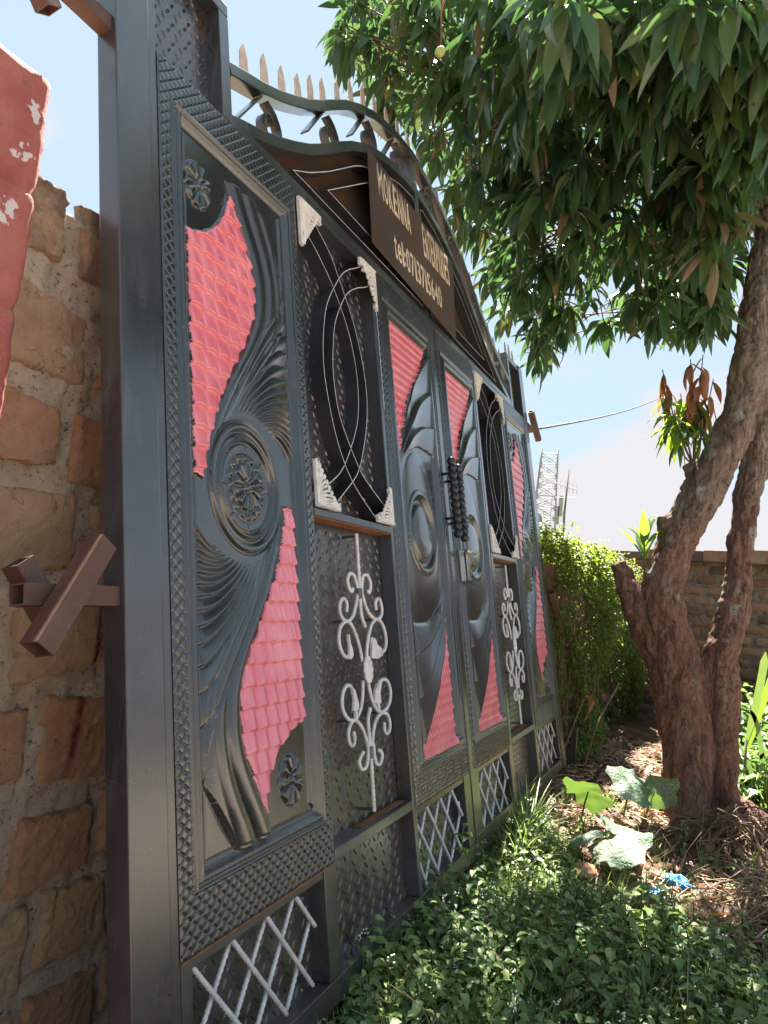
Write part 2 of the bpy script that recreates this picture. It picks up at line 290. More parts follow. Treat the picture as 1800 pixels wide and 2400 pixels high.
    def obj(s, name, parent=None, mats=(), smooth=False, bevel=0, **k):
        me = bpy.data.meshes.new(name); me.from_pydata(s.v, [], s.f)
        for m in mats: me.materials.append(m)
        me.polygons.foreach_set('material_index', s.m)
        bm = bmesh.new(); bm.from_mesh(me)
        if bevel: 
            bmesh.ops.remove_doubles(bm, verts=bm.verts, dist=1e-6)
            bmesh.ops.bevel(bm, geom=[e for e in bm.edges if len(e.link_faces) == 2 and e.calc_face_angle(0) > .6], offset=bevel, segments=2, affect='EDGES', profile=.6)
        bmesh.ops.recalc_face_normals(bm, faces=bm.faces); bm.to_mesh(me); bm.free(); me.update()
        o = link(me, name, parent, (), smooth, **k)
        return o
def smoothcurve(pts, k=6):
    """Catmull-Rom through points"""
    P = [np.array(p, float) for p in pts]; P = [2*P[0]-P[1]]+P+[2*P[-1]-P[-2]]; out = []
    for i in range(1, len(P)-2):
        for j in range(k):
            t = j/k; out.append(.5*((2*P[i])+(-P[i-1]+P[i+1])*t+(2*P[i-1]-5*P[i]+4*P[i+1]-P[i+2])*t*t+(-P[i-1]+3*P[i]-3*P[i+1]+P[i+2])*t**3))
    out.append(P[-2]); return [tuple(float(y) for y in x) for x in out]
def copyobj(o, parent, loc=None, name=None):
    c = o.copy(); COL.objects.link(c); c.parent = parent
    if loc is not None: c.location = loc
    return c

# ------------------------------------------------------------------ ground height
def gh(x, y):
    x = np.asarray(x, float); y = np.asarray(y, float)
    h = .02*np.sin(x*2.1+1)*np.cos(y*2.7)+.012*np.sin(x*5.3+y*4.1)
    h = h+.07*np.exp(-((x-4.15)**2+(y-0.0)**2)/.35)-.06*np.exp(-((x-3.75)**2/.10+(y-.12)**2/.03)) + .05*np.exp(-((x-3.9)**2+(y+.35)**2)/.12)
    return h-.03*np.clip((y-.2)/.5, 0, 1)*np.clip((4-x)/1, 0, 1)

# ------------------------------------------------------------------ the gate: local x along it, y towards the wall behind, z up its face
U0, V0 = 2.93, -.905
LEAN = math.radians(11.51)
gup = Vector((0, math.sin(LEAN), math.cos(LEAN))); foot = Vector((0, math.cos(LEAN), -math.sin(LEAN)))
gate = empty('gate', foot+gup*V0+Vector((U0, 0, H)), 'tall black steel gate with pink embossed panels leaning unhung against the brick wall', 'gate', rot=(-LEAN, 0, 0))
def gb(mb, u0, u1, v0, v1, w0, w1, mi=0): mb.box((u0-U0, -w1, v0-V0), (u1-U0, -w0, v1-V0), mi)
def gp(p): return (p[0]-U0, p[1]-V0)
def gpart(name, boxes, mat, parent=gate, bev=.003, **k):
    mb = MB()
    for b in boxes: gb(mb, *b)
    return mb.obj(name, parent, (M[mat],), bevel=bev, **k)
# frame tubes
gpart('side_post', [(1.02, 1.122, -.95, 1.76, -.042, .012)], 'gate', label='wide left end post of the gate')
gpart('side_flange', [(1.1225, 1.157, -.95, 1.76, -.042, .001)], 'gate')
gpart('side_post', [(4.718, 4.82, -.905, 1.76, -.042, .008)], 'gate')
for u0, u1 in ((1.158, 1.19), (1.705, 1.765), (2.308, 2.336), (2.84, 2.918), (2.95, 3.03), (3.535, 3.60), (4.085, 4.135), (4.68, 4.716)):
    gpart('upright_tube', [(u0, u1, -.845, 1.384, -.05, .0022)], 'gate')
gpart('top_rail', [(1.451, 4.42, 1.3855, 1.4155, -.05, .002)], 'gate')
gpart('bottom_rail', [(1.158, 2.918, -.905, -.846, -.05, .002)], 'gate'); gpart('bottom_rail', [(2.95, 4.717, -.905, -.846, -.05, .002)], 'gate')
gpart('door_sill_strip', [(2.951, 3.535, -.845, -.826, -.045, .004)], 'gate')
gpart('meeting_stile', [(2.9185, 2.9495, -.925, 1.384, -.046, .006)], 'gate', label='flat stile where the two gate leaves meet')
gpart('lower_rail', [(1.19, 1.705, -.60, -.575, -.05, -.002)], 'gate')
for u0, u1 in ((2.336, 2.84), (3.03, 3.535), (4.135, 4.68)): gpart('lower_rail', [(u0, u1, -.60, -.577, -.05, -.002)], 'gate')
for u0, u1 in ((1.766, 2.307), (3.601, 4.084)):
    gpart('middle_rail', [(u0, u1, .352, .376, -.05, .004)], 'gate'); gpart('middle_rail', [(u0, u1, -.575, -.545, -.05, .003)], 'gate')
    gpart('middle_rail', [(u0, u1, 1.357, 1.384, -.05, .001)], 'gate')
# end pillars above the panels
for s in (0, 1):
    f = (lambda u: u) if s == 0 else (lambda u: 5.87-u)
    def gq(a, b, *r): return (min(f(a), f(b)), max(f(a), f(b)), *r)
    gpart('pillar_tube', [gq(1.408, 1.45, 1.3855, 1.716, -.05, .003)], 'gate'); gpart('pillar_head', [gq(1.158, 1.45, 1.717, 1.757, -.05, .003)], 'gate')
# chequer plates with raised treads
def chequer(u0, u1, v0, v1, w, rough=False, name='chequer_plate'):
    mb = MB(); gb(mb, u0-.012, u1+.012, v0-.010, v1+.010, w-.003, w)
    i = 0; dv = .0275; du = .032
    v = v0+.012
    while v < v1-.01:
        u = u0+.012+(i % 2)*du*.5; k = 0
        while u < u1-.012:
            a = math.radians(52 if (i+k) % 2 else -52)*1.0; c, s = math.cos(a), math.sin(a); Lh, Wh, hh = .0140, .0042, .0032
            pts = [(-Lh, 0, 0), (-.4*Lh, Wh, 0), (.4*Lh, Wh, 0), (Lh, 0, 0), (.4*Lh, -Wh, 0), (-.4*Lh, -Wh, 0), (-.5*Lh, 0, hh), (.5*Lh, 0, hh)]
            V = [(u+x*c-y*s-U0, -(w+h), v+x*s+y*c-V0) for x, y, h in pts]
            mb.add(V, [(0, 1, 6), (1, 2, 7, 6), (2, 3, 7), (3, 4, 7), (4, 5, 6, 7), (5, 0, 6)])
            u += du; k += 1
        v += dv; i += 1
    return mb.obj(name, gate, (M['plate'],))
for s in (0, 1):
    m_ = (lambda a, b: (a, b)) if s == 0 else (lambda a, b: (5.87-b, 5.87-a))
    chequer(*m_(1.158, 1.408), 1.384, 1.717, -.040)
for u0, u1 in ((1.766, 2.307), (3.601, 4.084)):
    chequer(u0, u1, .377, 1.356, -.0485); chequer(u0, u1, -.544, .351, -.050); chequer(u0, u1, -.845, -.576, -.046)
for u0, u1 in ((1.191, 1.704), (2.337, 2.839), (3.031, 3.534), (4.136, 4.679)): chequer(u0, u1, -.845, -.601, -.046)

# ---- embossed panels as pressed sheets
def sst(a, b, x): t = np.clip((x-a)/(b-a), 0, 1); return t*t*(3-2*t)
def inpoly(X, Y, P):
    c = np.zeros(X.shape, bool); j = len(P)-1
    for i in range(len(P)):
        xi, yi = P[i]; xj, yj = P[j]
        if yi != yj: c ^= ((yi > Y) != (yj > Y)) & (X < (xj-xi)*(Y-yi)/(yj-yi)+xi)
        j = i
    return c
def resample(P, n):
    P = np.array(smoothcurve(P, 8)); d = np.r_[0, np.cumsum(np.hypot(*np.diff(P, axis=0).T))]; t = np.linspace(0, d[-1], n)
    return np.c_[np.interp(t, d, P[:, 0]), np.interp(t, d, P[:, 1])]
def flutes(curves, us, vs, prof, amp, fade, ns=64, nt_=1300):
    """height of the flutes lying between neighbouring curves, splatted on the grid (us, vs)"""
    Hh = np.zeros((len(vs), len(us))); W = np.zeros_like(Hh); C = [resample(c, nt_) for c in curves]
    du = us[1]-us[0]; dv = vs[1]-vs[0]
    for k in range(len(C)-1):
        for s in np.linspace(0, 1, ns, endpoint=k == len(C)-2):
            p = C[k]*(1-s)+C[k+1]*s; t = np.linspace(0, 1, nt_); width = np.hypot(*(C[k+1]-C[k]).T)
            h = prof(s, k)*amp*fade(t)*np.clip(width/.018, 0, 1.25)
            i = np.round((p[:, 0]-us[0])/du).astype(int); j = np.round((p[:, 1]-vs[0])/dv).astype(int); ok = (i >= 0) & (i < len(us)) & (j >= 0) & (j < len(vs))
            np.add.at(Hh, (j[ok], i[ok]), h[ok]); np.add.at(W, (j[ok], i[ok]), 1)
    for _ in range(4):                                # close small holes
        z = W == 0; S = np.zeros_like(Hh); N = np.zeros_like(W); nb = 0
        for a, b in ((0, 1), (0, -1), (1, 0), (-1, 0)):
            w2 = np.roll(W, (a, b), (0, 1)); h2 = np.roll(Hh, (a, b), (0, 1)); g = w2 > 0; S += np.where(g, h2/np.maximum(w2, 1), 0); N += g
        f = z & (N >= 3); Hh[f] = S[f]/N[f]; W[f] = 1
    return np.where(W > 0, Hh/np.maximum(W, 1), 0), W > 0
def blur(A, n=1):
    for _ in range(n): A = (np.roll(A, 1, 0)+np.roll(A, -1, 0)+np.roll(A, 1, 1)+np.roll(A, -1, 1)+4*A)/8
    return A
def lattice(X, Y, sx, sy, amp):
    p = (X/sx+Y/sy) % 1; q = (X/sx-Y/sy) % 1; d = np.minimum(np.minimum(p, 1-p), np.minimum(q, 1-q))
    return amp*(sst(.03, .10, d)+.25*d)
def press(sheet_name, us, vs, Hh, reg, names, tiles=None, label=None):
    """split a pressed sheet into its parts; reg = region of every quad"""
    nu, nv = len(us), len(vs); X, Z = np.meshgrid(us-U0, vs-V0); V = np.c_[X.ravel(), -Hh.ravel(), Z.ravel()]
    idx = np.arange(nu*nv).reshape(nv, nu); Q = np.stack([idx[:-1, :-1], idx[:-1, 1:], idx[1:, 1:], idx[1:, :-1]], -1).reshape(-1, 4); r = reg.ravel(); root = None; out = []
    for k, (nm, mat, lab) in names.items():
        q = Q[r == k]
        if not len(q): continue
        u, inv = np.unique(q, return_inverse=True); me = mk(V[u], inv.reshape(-1, 4))
        o = link(me, nm, gate if root is None else root, (M[mat],), True, lab)
        if root is None: root = o
        out.append(o)
    return root, out
def panelA(uo):
    us = np.arange(1.156, 1.7555, .002); vs = np.arange(-.576, 1.3822, .002); X, Y = np.meshgrid(us, vs)
    Hh = np.full(X.shape, .003)
    L0, R0, B0, T0 = 1.198, 1.718, -.468, 1.281
    d = np.minimum(np.minimum(X-L0, R0-X), np.minimum(Y-B0, T0-Y))
    eo = np.minimum(np.minimum(X-us[0], us[-1]-X), np.minimum(Y-vs[0], vs[-1]-Y)); Hh += np.where(d < -.003, lattice(X, Y, .0305, .027, .0030), 0)*sst(.001, .004, eo)
    dR = np.where((R0-X) <= np.minimum(np.minimum(X-L0, Y-B0), T0-Y), 1, 0)
    mo = np.interp(d, [-.003, 0, .003, .007, .010, .013, .016, .021, .026, .031, .040, .046, .05], [0, .005, .0095, .0095, .003, .003, .0085, .0105, .008, .002, -.005, -.006, -.004])
    bead = np.where(dR > 0, np.interp(d, [.046, .052, .057, .063, .068, .074], [0, .0055, .008, .0055, 0, 0]), 0)
    Hh += mo+bead
    cx, cy = 1.443, .383
    k0 = [(1.285, .417), (1.312, .497), (1.357, .598), (1.403, .674), (1.46, .758), (1.506, .847), (1.516, .93), (1.502, 1.004), (1.468, 1.073), (1.436, 1.13), (1.408, 1.192)]
    K = [k0,
         [(1.31, .46), (1.35, .53), (1.40, .612), (1.447, .685), (1.507, .768), (1.553, .85), (1.568, .94), (1.555, 1.02), (1.525, 1.09), (1.498, 1.14), (1.470, 1.197)],
         [(1.33, .50), (1.385, .56), (1.44, .63), (1.49, .70), (1.552, .78), (1.60, .86), (1.615, .94), (1.607, 1.02), (1.587, 1.09), (1.563, 1.14), (1.540, 1.197)],
         [(1.35, .52), (1.40, .57), (1.46, .64), (1.52, .70), (1.58, .78), (1.618, .85), (1.634, .90), (1.64, .95), (1.643, .98), (1.644, 1.01), (1.645, 1.04)]]
    tips = [.93, .862, .806, .760, .720, .686, .656, .629, .604, .580, .556, .532, .508, .484]
    for i, tv in enumerate(tips):
        s = i/(len(tips)-1); S = np.array((1.37+.205*s, .545-.005*s+.028*math.sin(math.pi*s))); E_ = np.array((1.647, tv)); Cc = np.array((S[0]+.55*(E_[0]-S[0]), max(S[1], E_[1])*.35+(S[1]+E_[1])*.325+.035*(1-s)+.022*s))
        t = np.linspace(0, 1, 7)[:, None]; K.append([tuple(p) for p in (1-t)**2*S+2*t*(1-t)*Cc+t*t*E_])
    prof = lambda s, k: (.82*math.sqrt(max(0, 1-(2*s-1)**2)) if k < 2 else (.5*math.sqrt(max(0, 1-(2*s-1)**2))+.4*min(1, s/.12)*(1-s)**.8 if k < 6 else min(1, s/.16)*(1-s)**.8*.95))
    Fh, Fm = flutes(K, us, vs, prof, .0165, lambda t: np.clip(t/.30, 0, 1)**.8)
    fld = (X > 1.24) & (X < 1.648) & (Y < 1.205) & (d > .046)
    # the lower half repeats the upper one turned half round
    iu = np.clip(np.round((2*cx-X-us[0])/.002).astype(int), 0, len(us)-1); iv = np.clip(np.round((2*cy-Y-vs[0])/.002).astype(int), 0, len(vs)-1)
    F2 = np.where(iv*0+1 > 0, Fh[iv, iu], 0); fl2 = Fm[iv, iu] & (Y < cy); fl1 = Fm & (Y > cy)
    fh = blur(np.where(fl1, Fh, 0)+np.where(fl2, F2, 0), 2)
    Hh += np.where(fld | (fl2 & (X > 1.238)), fh, 0)
    # pink fields
    rr = lambda P: inpoly(X+.0010*np.sin(Y*150)+.0008*np.sin(Y*313+X*200), Y+.0012*np.sin(X*170), P)
    PU = [(1.242, .979), (1.27, .982), (1.30, .993), (1.335, 1.018), (1.362, 1.045), (1.385, 1.08), (1.402, 1.12), (1.411, 1.158)]+[(1.425, 1.142), (1.436, 1.126), (1.464, 1.073), (1.497, 1.004), (1.511, .93), (1.501, .847), (1.455, .758), (1.398, .674), (1.352, .598), (1.307, .497), (1.28, .417), (1.272, .378), (1.242, .385)]
    PL = [(1.60, .352), (1.643, .352), (1.643, -.20), (1.615, -.205), (1.572, -.218), (1.535, -.24), (1.50, -.268), (1.478, -.305), (1.463, -.34), (1.456, -.385), (1.435, -.35), (1.407, -.285), (1.383, -.235), (1.371, -.178), (1.372, -.10), (1.401, -.035), (1.449, .03), (1.502, .112), (1.54, .165), (1.572, .233), (1.592, .30)]
    pu = rr(PU); pl = rr(PL); tx, ty = .0475, .049
    fx = (X-1.242)/tx; fy = (Y+.39)/ty; cxu = fx-np.floor(fx); arc = .09*(4*(cxu-.5)**2); fy2 = fy+arc-.08; ry = fy2-np.floor(fy2)
    tile = .0062*np.clip(np.sin(np.pi*np.clip(cxu, 0, 1)), 0, 1)**.45*(.6+.4*(1-ry))+.0085*(1-ry)*sst(0, .05, ry)+.001
    pk = pu | pl; pw = blur(pk.astype(float), 4); Hh = Hh*(1-pw)+(.0005+tile)*pw
    # medallion
    ex, ey = (X-cx)/.147, (Y-cy)/.165; rho = np.hypot(ex, ey); th = np.arctan2(ey, ex)
    ring = np.interp(rho, [0, .49, .50, .53, .56, .62, .65, .66, .69, .72, .735, .75, .80, .84, .875, .885, .93, .955, .97, 1., 1.03], np.array([0, 0, .0, -.2, 0, .1, .1, -.5, -.5, .6, .9, .9, -.2, -.35, .2, .9, 1, .9, -.3, -.6, 0])*.0075)
    pet = 12; ph = (th*pet/(2*np.pi)) % 1; pr = rho/.38
    petal = .0115*np.sqrt(np.clip(1-((ph-.5)/.46)**2, 0, 1))*sst(.12, .45, pr)*(1-sst(.88, 1.0, pr))
    ph2 = (th*16/(2*np.pi)+.5) % 1; lob = .0085*np.clip(1-((rho-.455)/.06)**2, 0, 1)*np.clip(1-((ph2-.5)/.42)**2, 0, 1)
    but = .011*np.sqrt(np.clip(1-(rho/.075)**2, 0, 1))
    seg = np.zeros_like(rho); sl = np.minimum(((th*8/(2*np.pi)) % 1), 1-((th*8/(2*np.pi)) % 1)); seg = np.where((rho > .56) & (rho < .66) & (sl < .035), -.003, 0)
    med = rho < 1.03
    Hh = np.where(med & ~(pk & (rho > 1)), -.001+ring+np.where(rho < .5, np.maximum(np.maximum(petal, lob), but), 0)+seg+np.where(rho < .5, -.002, 0), Hh)
    pk &= ~(rho < 1.0)
    # two rosettes
    ros = np.zeros(X.shape, int)
    for i, (fx0, fy0) in enumerate(((1.29, 1.113), (1.572, -.33))):
        ex, ey = (X-fx0)/.050, (Y-fy0)/.062; r2 = np.hypot(ex, ey); t2 = np.arctan2(ey, ex); p8 = (t2*9/(2*np.pi)) % 1
        pt = .0115*np.sqrt(np.clip(1-((p8-.5)/.45)**2, 0, 1))*sst(.15, .5, r2)*(1-sst(.9, 1.02, r2)); bt = .013*np.sqrt(np.clip(1-(r2/.2)**2, 0, 1))
        Hh = np.where(r2 < 1.03, -.001+np.maximum(pt, bt), Hh); ros[r2 < 1.04] = i+1
    C = lambda A: A[:-1, :-1]
    reg = np.zeros(C(X).shape, int); reg[C(d) < -.0015] = 1; reg[(C(d) >= -.0015) & (C(d) < .046)] = 2
    reg[C(med)] = 3; reg[C(ros) == 1] = 4; reg[C(ros) == 2] = 5
    names = {0: ('embossed_panel', 'sheet', 'black fluted panel sheet'), 1: ('lattice_border', 'sheet', None), 2: ('frame_moulding', 'sheet', None), 3: ('medallion', 'sheet', None), 4: ('rosette', 'sheet', None), 5: ('rosette', 'sheet', None)}
    ti = (np.floor(fx).astype(int)+50)*1000+np.floor(fy2).astype(int)+500
    tid = C(np.where(pk, ti, 0)); k = 10
    ids, cnt = np.unique(tid[tid > 0], return_counts=True)
    # shreds too small to be tiles join their neighbour
    big = set(ids[cnt >= 60].tolist())
    for j in ids[cnt < 60].tolist():
        for nb in (j+1, j-1, j+1000, j-1000):
            if nb in big: tid[tid == j] = nb; break
    for j in np.unique(tid[tid > 0]): reg[tid == j] = k; names[k] = ('pink_tile', 'pink', None); k += 1
    root, out = press('A', us, vs, Hh, reg, names)
    return root
pA = panelA(0)
def dup_tree(o, parent, dx):
    c = copyobj(o, parent); c.location = (o.location[0]+dx, o.location[1], o.location[2])
    for ch in list(o.children): d = copyobj(ch, c); d.location = ch.location
    return c
pF = dup_tree(pA, gate, 2.96)
def panelC():
    us = np.arange(2.334, 2.9165, .0036); vs = np.arange(-.576, 1.382, .0036); X, Y = np.meshgrid(us, vs); Hh = np.full(X.shape, .003)
    L0, R0, B0, T0 = 2.366, 2.884, -.475, 1.283; d = np.minimum(np.minimum(X-L0, R0-X), np.minimum(Y-B0, T0-Y))
    eo = np.minimum(np.minimum(X-us[0], us[-1]-X), np.minimum(Y-vs[0], vs[-1]-Y)); Hh += np.where(d < -.003, lattice(X, Y, .0225, .027, .0036), 0)*sst(.001, .005, eo)
    Hh += np.interp(d, [-.003, 0, .004, .009, .013, .018, .030, .046, .056, .068, .075], [0, .005, .0095, .0095, .003, .003, .013, .013, .008, -.005, -.004])
    cx, cy = 2.612, .385; e = .0036
    k0 = [(2.40, .56), (2.425, .64), (2.47, .76), (2.52, .865), (2.56, .915), (2.61, .99), (2.70, 1.08), (2.84, 1.20)]
    K = [k0, [(2.405, .56), (2.44, .65), (2.50, .75), (2.585, .84), (2.69, .945), (2.84, 1.03)], [(2.41, .56), (2.445, .64), (2.495, .70), (2.565, .765), (2.68, .828), (2.84, .865)],
         [(2.415, .56), (2.445, .62), (2.49, .67), (2.56, .71), (2.655, .742), (2.84, .735)]]
    Fh, Fm = flutes(K, us, vs, lambda s, k: 1-.75*s if s > .05 else s*20, .019, lambda t: np.clip(t/.35, 0, 1))
    ex, ey = (X-cx)/.178, (Y-cy)/.325; eg = np.hypot(ex, ey); egg = .010*np.sqrt(np.clip(1-eg**2, 0, 1))*(eg < 1)
    iu = np.clip(np.round((2*cx-X-us[0])/e).astype(int), 0, len(us)-1); iv = np.clip(np.round((2*cy-Y-vs[0])/e).astype(int), 0, len(vs)-1)
    fh = np.where(Fm & (Y > cy), Fh, 0)+np.where(Fm[iv, iu] & (Y < cy), Fh[iv, iu], 0)
    fh = blur(np.maximum(fh, egg), 1)
    rho = np.hypot((X-cx)/.150, (Y-cy)/.166)
    disc = np.interp(rho, [0, .35, .62, .70, .75, .80, .90, 1.0, 1.04], np.array([1.5, 1.35, .9, -.2, -.5, -.2, 1.3, 1.2, .6])*.010)
    fld = d > .062; Hh += np.where(fld, np.where(rho < 1.02, disc, fh), 0)
    PU = [(2.438, 1.213), (2.815, 1.213), (2.80, 1.175), (2.70, 1.075), (2.607, .985), (2.555, .912), (2.516, .86), (2.466, .755), (2.438, .67)]
    rot = lambda P: [(2*cx-a, 2*cy-b) for a, b in P]
    rr = lambda P: inpoly(X+.0016*np.sin(Y*190), Y+.0016*np.sin(X*170), P)
    pu = rr(PU); pl = rr(rot(PU)); sx, sy = .026, .034; row = np.floor(Y/sy); fx = X/sx+.5*(row % 2); c = fx % 1; ry = (Y/sy+.45*(4*(c-.5)**2)*.5) % 1
    sc = .002+.007*(1-ry)*sst(0, .12, ry)*(.5+.5*np.sin(np.pi*c)); pk = pu | pl; Hh = np.where(pk, sc, Hh)
    C = lambda A: A[:-1, :-1]; reg = np.zeros(C(X).shape, int); reg[C(d) < -.0015] = 1; reg[(C(d) >= -.0015) & (C(d) < .062)] = 2; reg[C(rho) < 1.02] = 3; reg[C(pu)] = 4; reg[C(pl)] = 5
    root, out = press('C', us, vs, Hh, reg, {0: ('embossed_panel', 'sheet', 'black panel sheet with crescent folds'), 1: ('lattice_border', 'sheet', None), 2: ('frame_moulding', 'sheet', None), 3: ('oval_boss', 'sheet', None), 4: ('pink_scale_field', 'pink', 'upper pink fish-scale field'), 5: ('pink_scale_field', 'pink', 'lower pink fish-scale field')})
    for o in out[-2:]: o['kind'] = 'stuff'
    return root
pC = panelC(); pD = dup_tree(pC, gate, .648)

# ---- flat bar grilles in the two oval windows
gr = [[(1.775, 1.30), (1.834, 1.262), (1.889, 1.232), (1.989, 1.154), (2.073, 1.045), (2.112, .95), (2.126, .85), (2.112, .74), (2.068, .651), (1.98, .537), (1.90, .478), (1.80, .43)],
      [(1.84, 1.355), (1.91, 1.313), (1.98, 1.268), (2.035, 1.205), (2.118, 1.089), (2.165, .98), (2.190, .86), (2.180, .75), (2.138, .636), (2.086, .546), (2.033, .496), (1.911, .41), (1.86, .38)],
      [(2.25, 1.35), (2.186, 1.311), (2.105, 1.264), (2.039, 1.206), (1.94, 1.077), (1.90, .97), (1.884, .856), (1.897, .75), (1.944, .608), (2.028, .495), (2.171, .402), (2.22, .378)],
      [(2.305, 1.30), (2.246, 1.262), (2.165, 1.222), (2.076, 1.157), (1.987, 1.032), (1.955, .93), (1.943, .83), (1.960, .72), (2.002, .645), (2.086, .546), (2.149, .504), (2.246, .455), (2.305, .42)]]
for k in range(2):
    for c in gr:
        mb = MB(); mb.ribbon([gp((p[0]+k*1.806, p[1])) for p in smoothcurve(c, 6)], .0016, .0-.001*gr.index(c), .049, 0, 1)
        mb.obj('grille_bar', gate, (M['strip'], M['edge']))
# ---- white cast corner ornaments
def ornament(u, v, sx, sv, a, b):
    P = [(0, 0), (a, 0)]; n = 7; rr_ = random.Random(int(u*100+v*77))
    P += [(a, b*.10)]
    for i in range(n):
        t0 = (i+.0)/n; 
        for j in range(6):
            t = t0+(j/6)/n; base = np.array((a*(1-t)*1.0+.012*t, b*(.10+.9*t))); pull = -.36*math.sin(math.pi*t)*min(a, b); nrm = np.array((b, a))/math.hypot(a, b)
            q = base+nrm*(pull+.026*abs(math.sin(math.pi*(j+.5)/6))*(1.0+.4*math.sin(i*2.1))-.008); P.append((max(.004, q[0]), q[1]))
    P.append((.014, b*1.03)); P.append((0, b))
    W = [(u+sx*p[0]-U0, v+sv*p[1]-V0) for p in P]; mb = MB()
    # fan of triangles from an inner point so the front can be domed
    mb.prism(W, -.014, -.004)
    # raised leaf veins and buds
    for i in range(9):
        t = i/8; p0 = (u+sx*(.012+.006*t)-U0, v+sv*(.012+b*.55*t)-V0); q = (a*(1-t)*.78+.010, b*(.06+.86*t)); p1 = (u+sx*q[0]-U0, v+sv*q[1]-V0); mid = ((p0[0]+p1[0])/2+sx*.006, (p0[1]+p1[1])/2+sv*.004)
        mb.tube([(p0[0], -.013, p0[1]), (mid[0], -.0165, mid[1]), (p1[0], -.012, p1[1])], [.0035, .005, .003], 6)
    for i in range(8):
        t = (i+.5)/8; q = (a*(1-t)*.74+.012, b*(.09+.84*t)); mb.ell((u+sx*q[0]-U0, -.0145, v+sv*q[1]-V0), (.008, .006, .009), 8, 5)
    mb.tube([(u+sx*.004-U0, -.015, v+sv*.006-V0), (u+sx*a*.95-U0, -.015, v+sv*.006-V0)], .0045, 6)
    o = mb.obj('corner_ornament', gate, (M['white'],)); return o
for k in range(2):
    dx = k*1.806
    ornament(1.770+dx, 1.357, 1, -1, .138, .158); ornament(2.325+dx, 1.357, -1, -1, .13, .162); ornament(1.772+dx, .379, 1, 1, .14, .14); ornament(2.318+dx, .379, -1, 1, .135, .135)
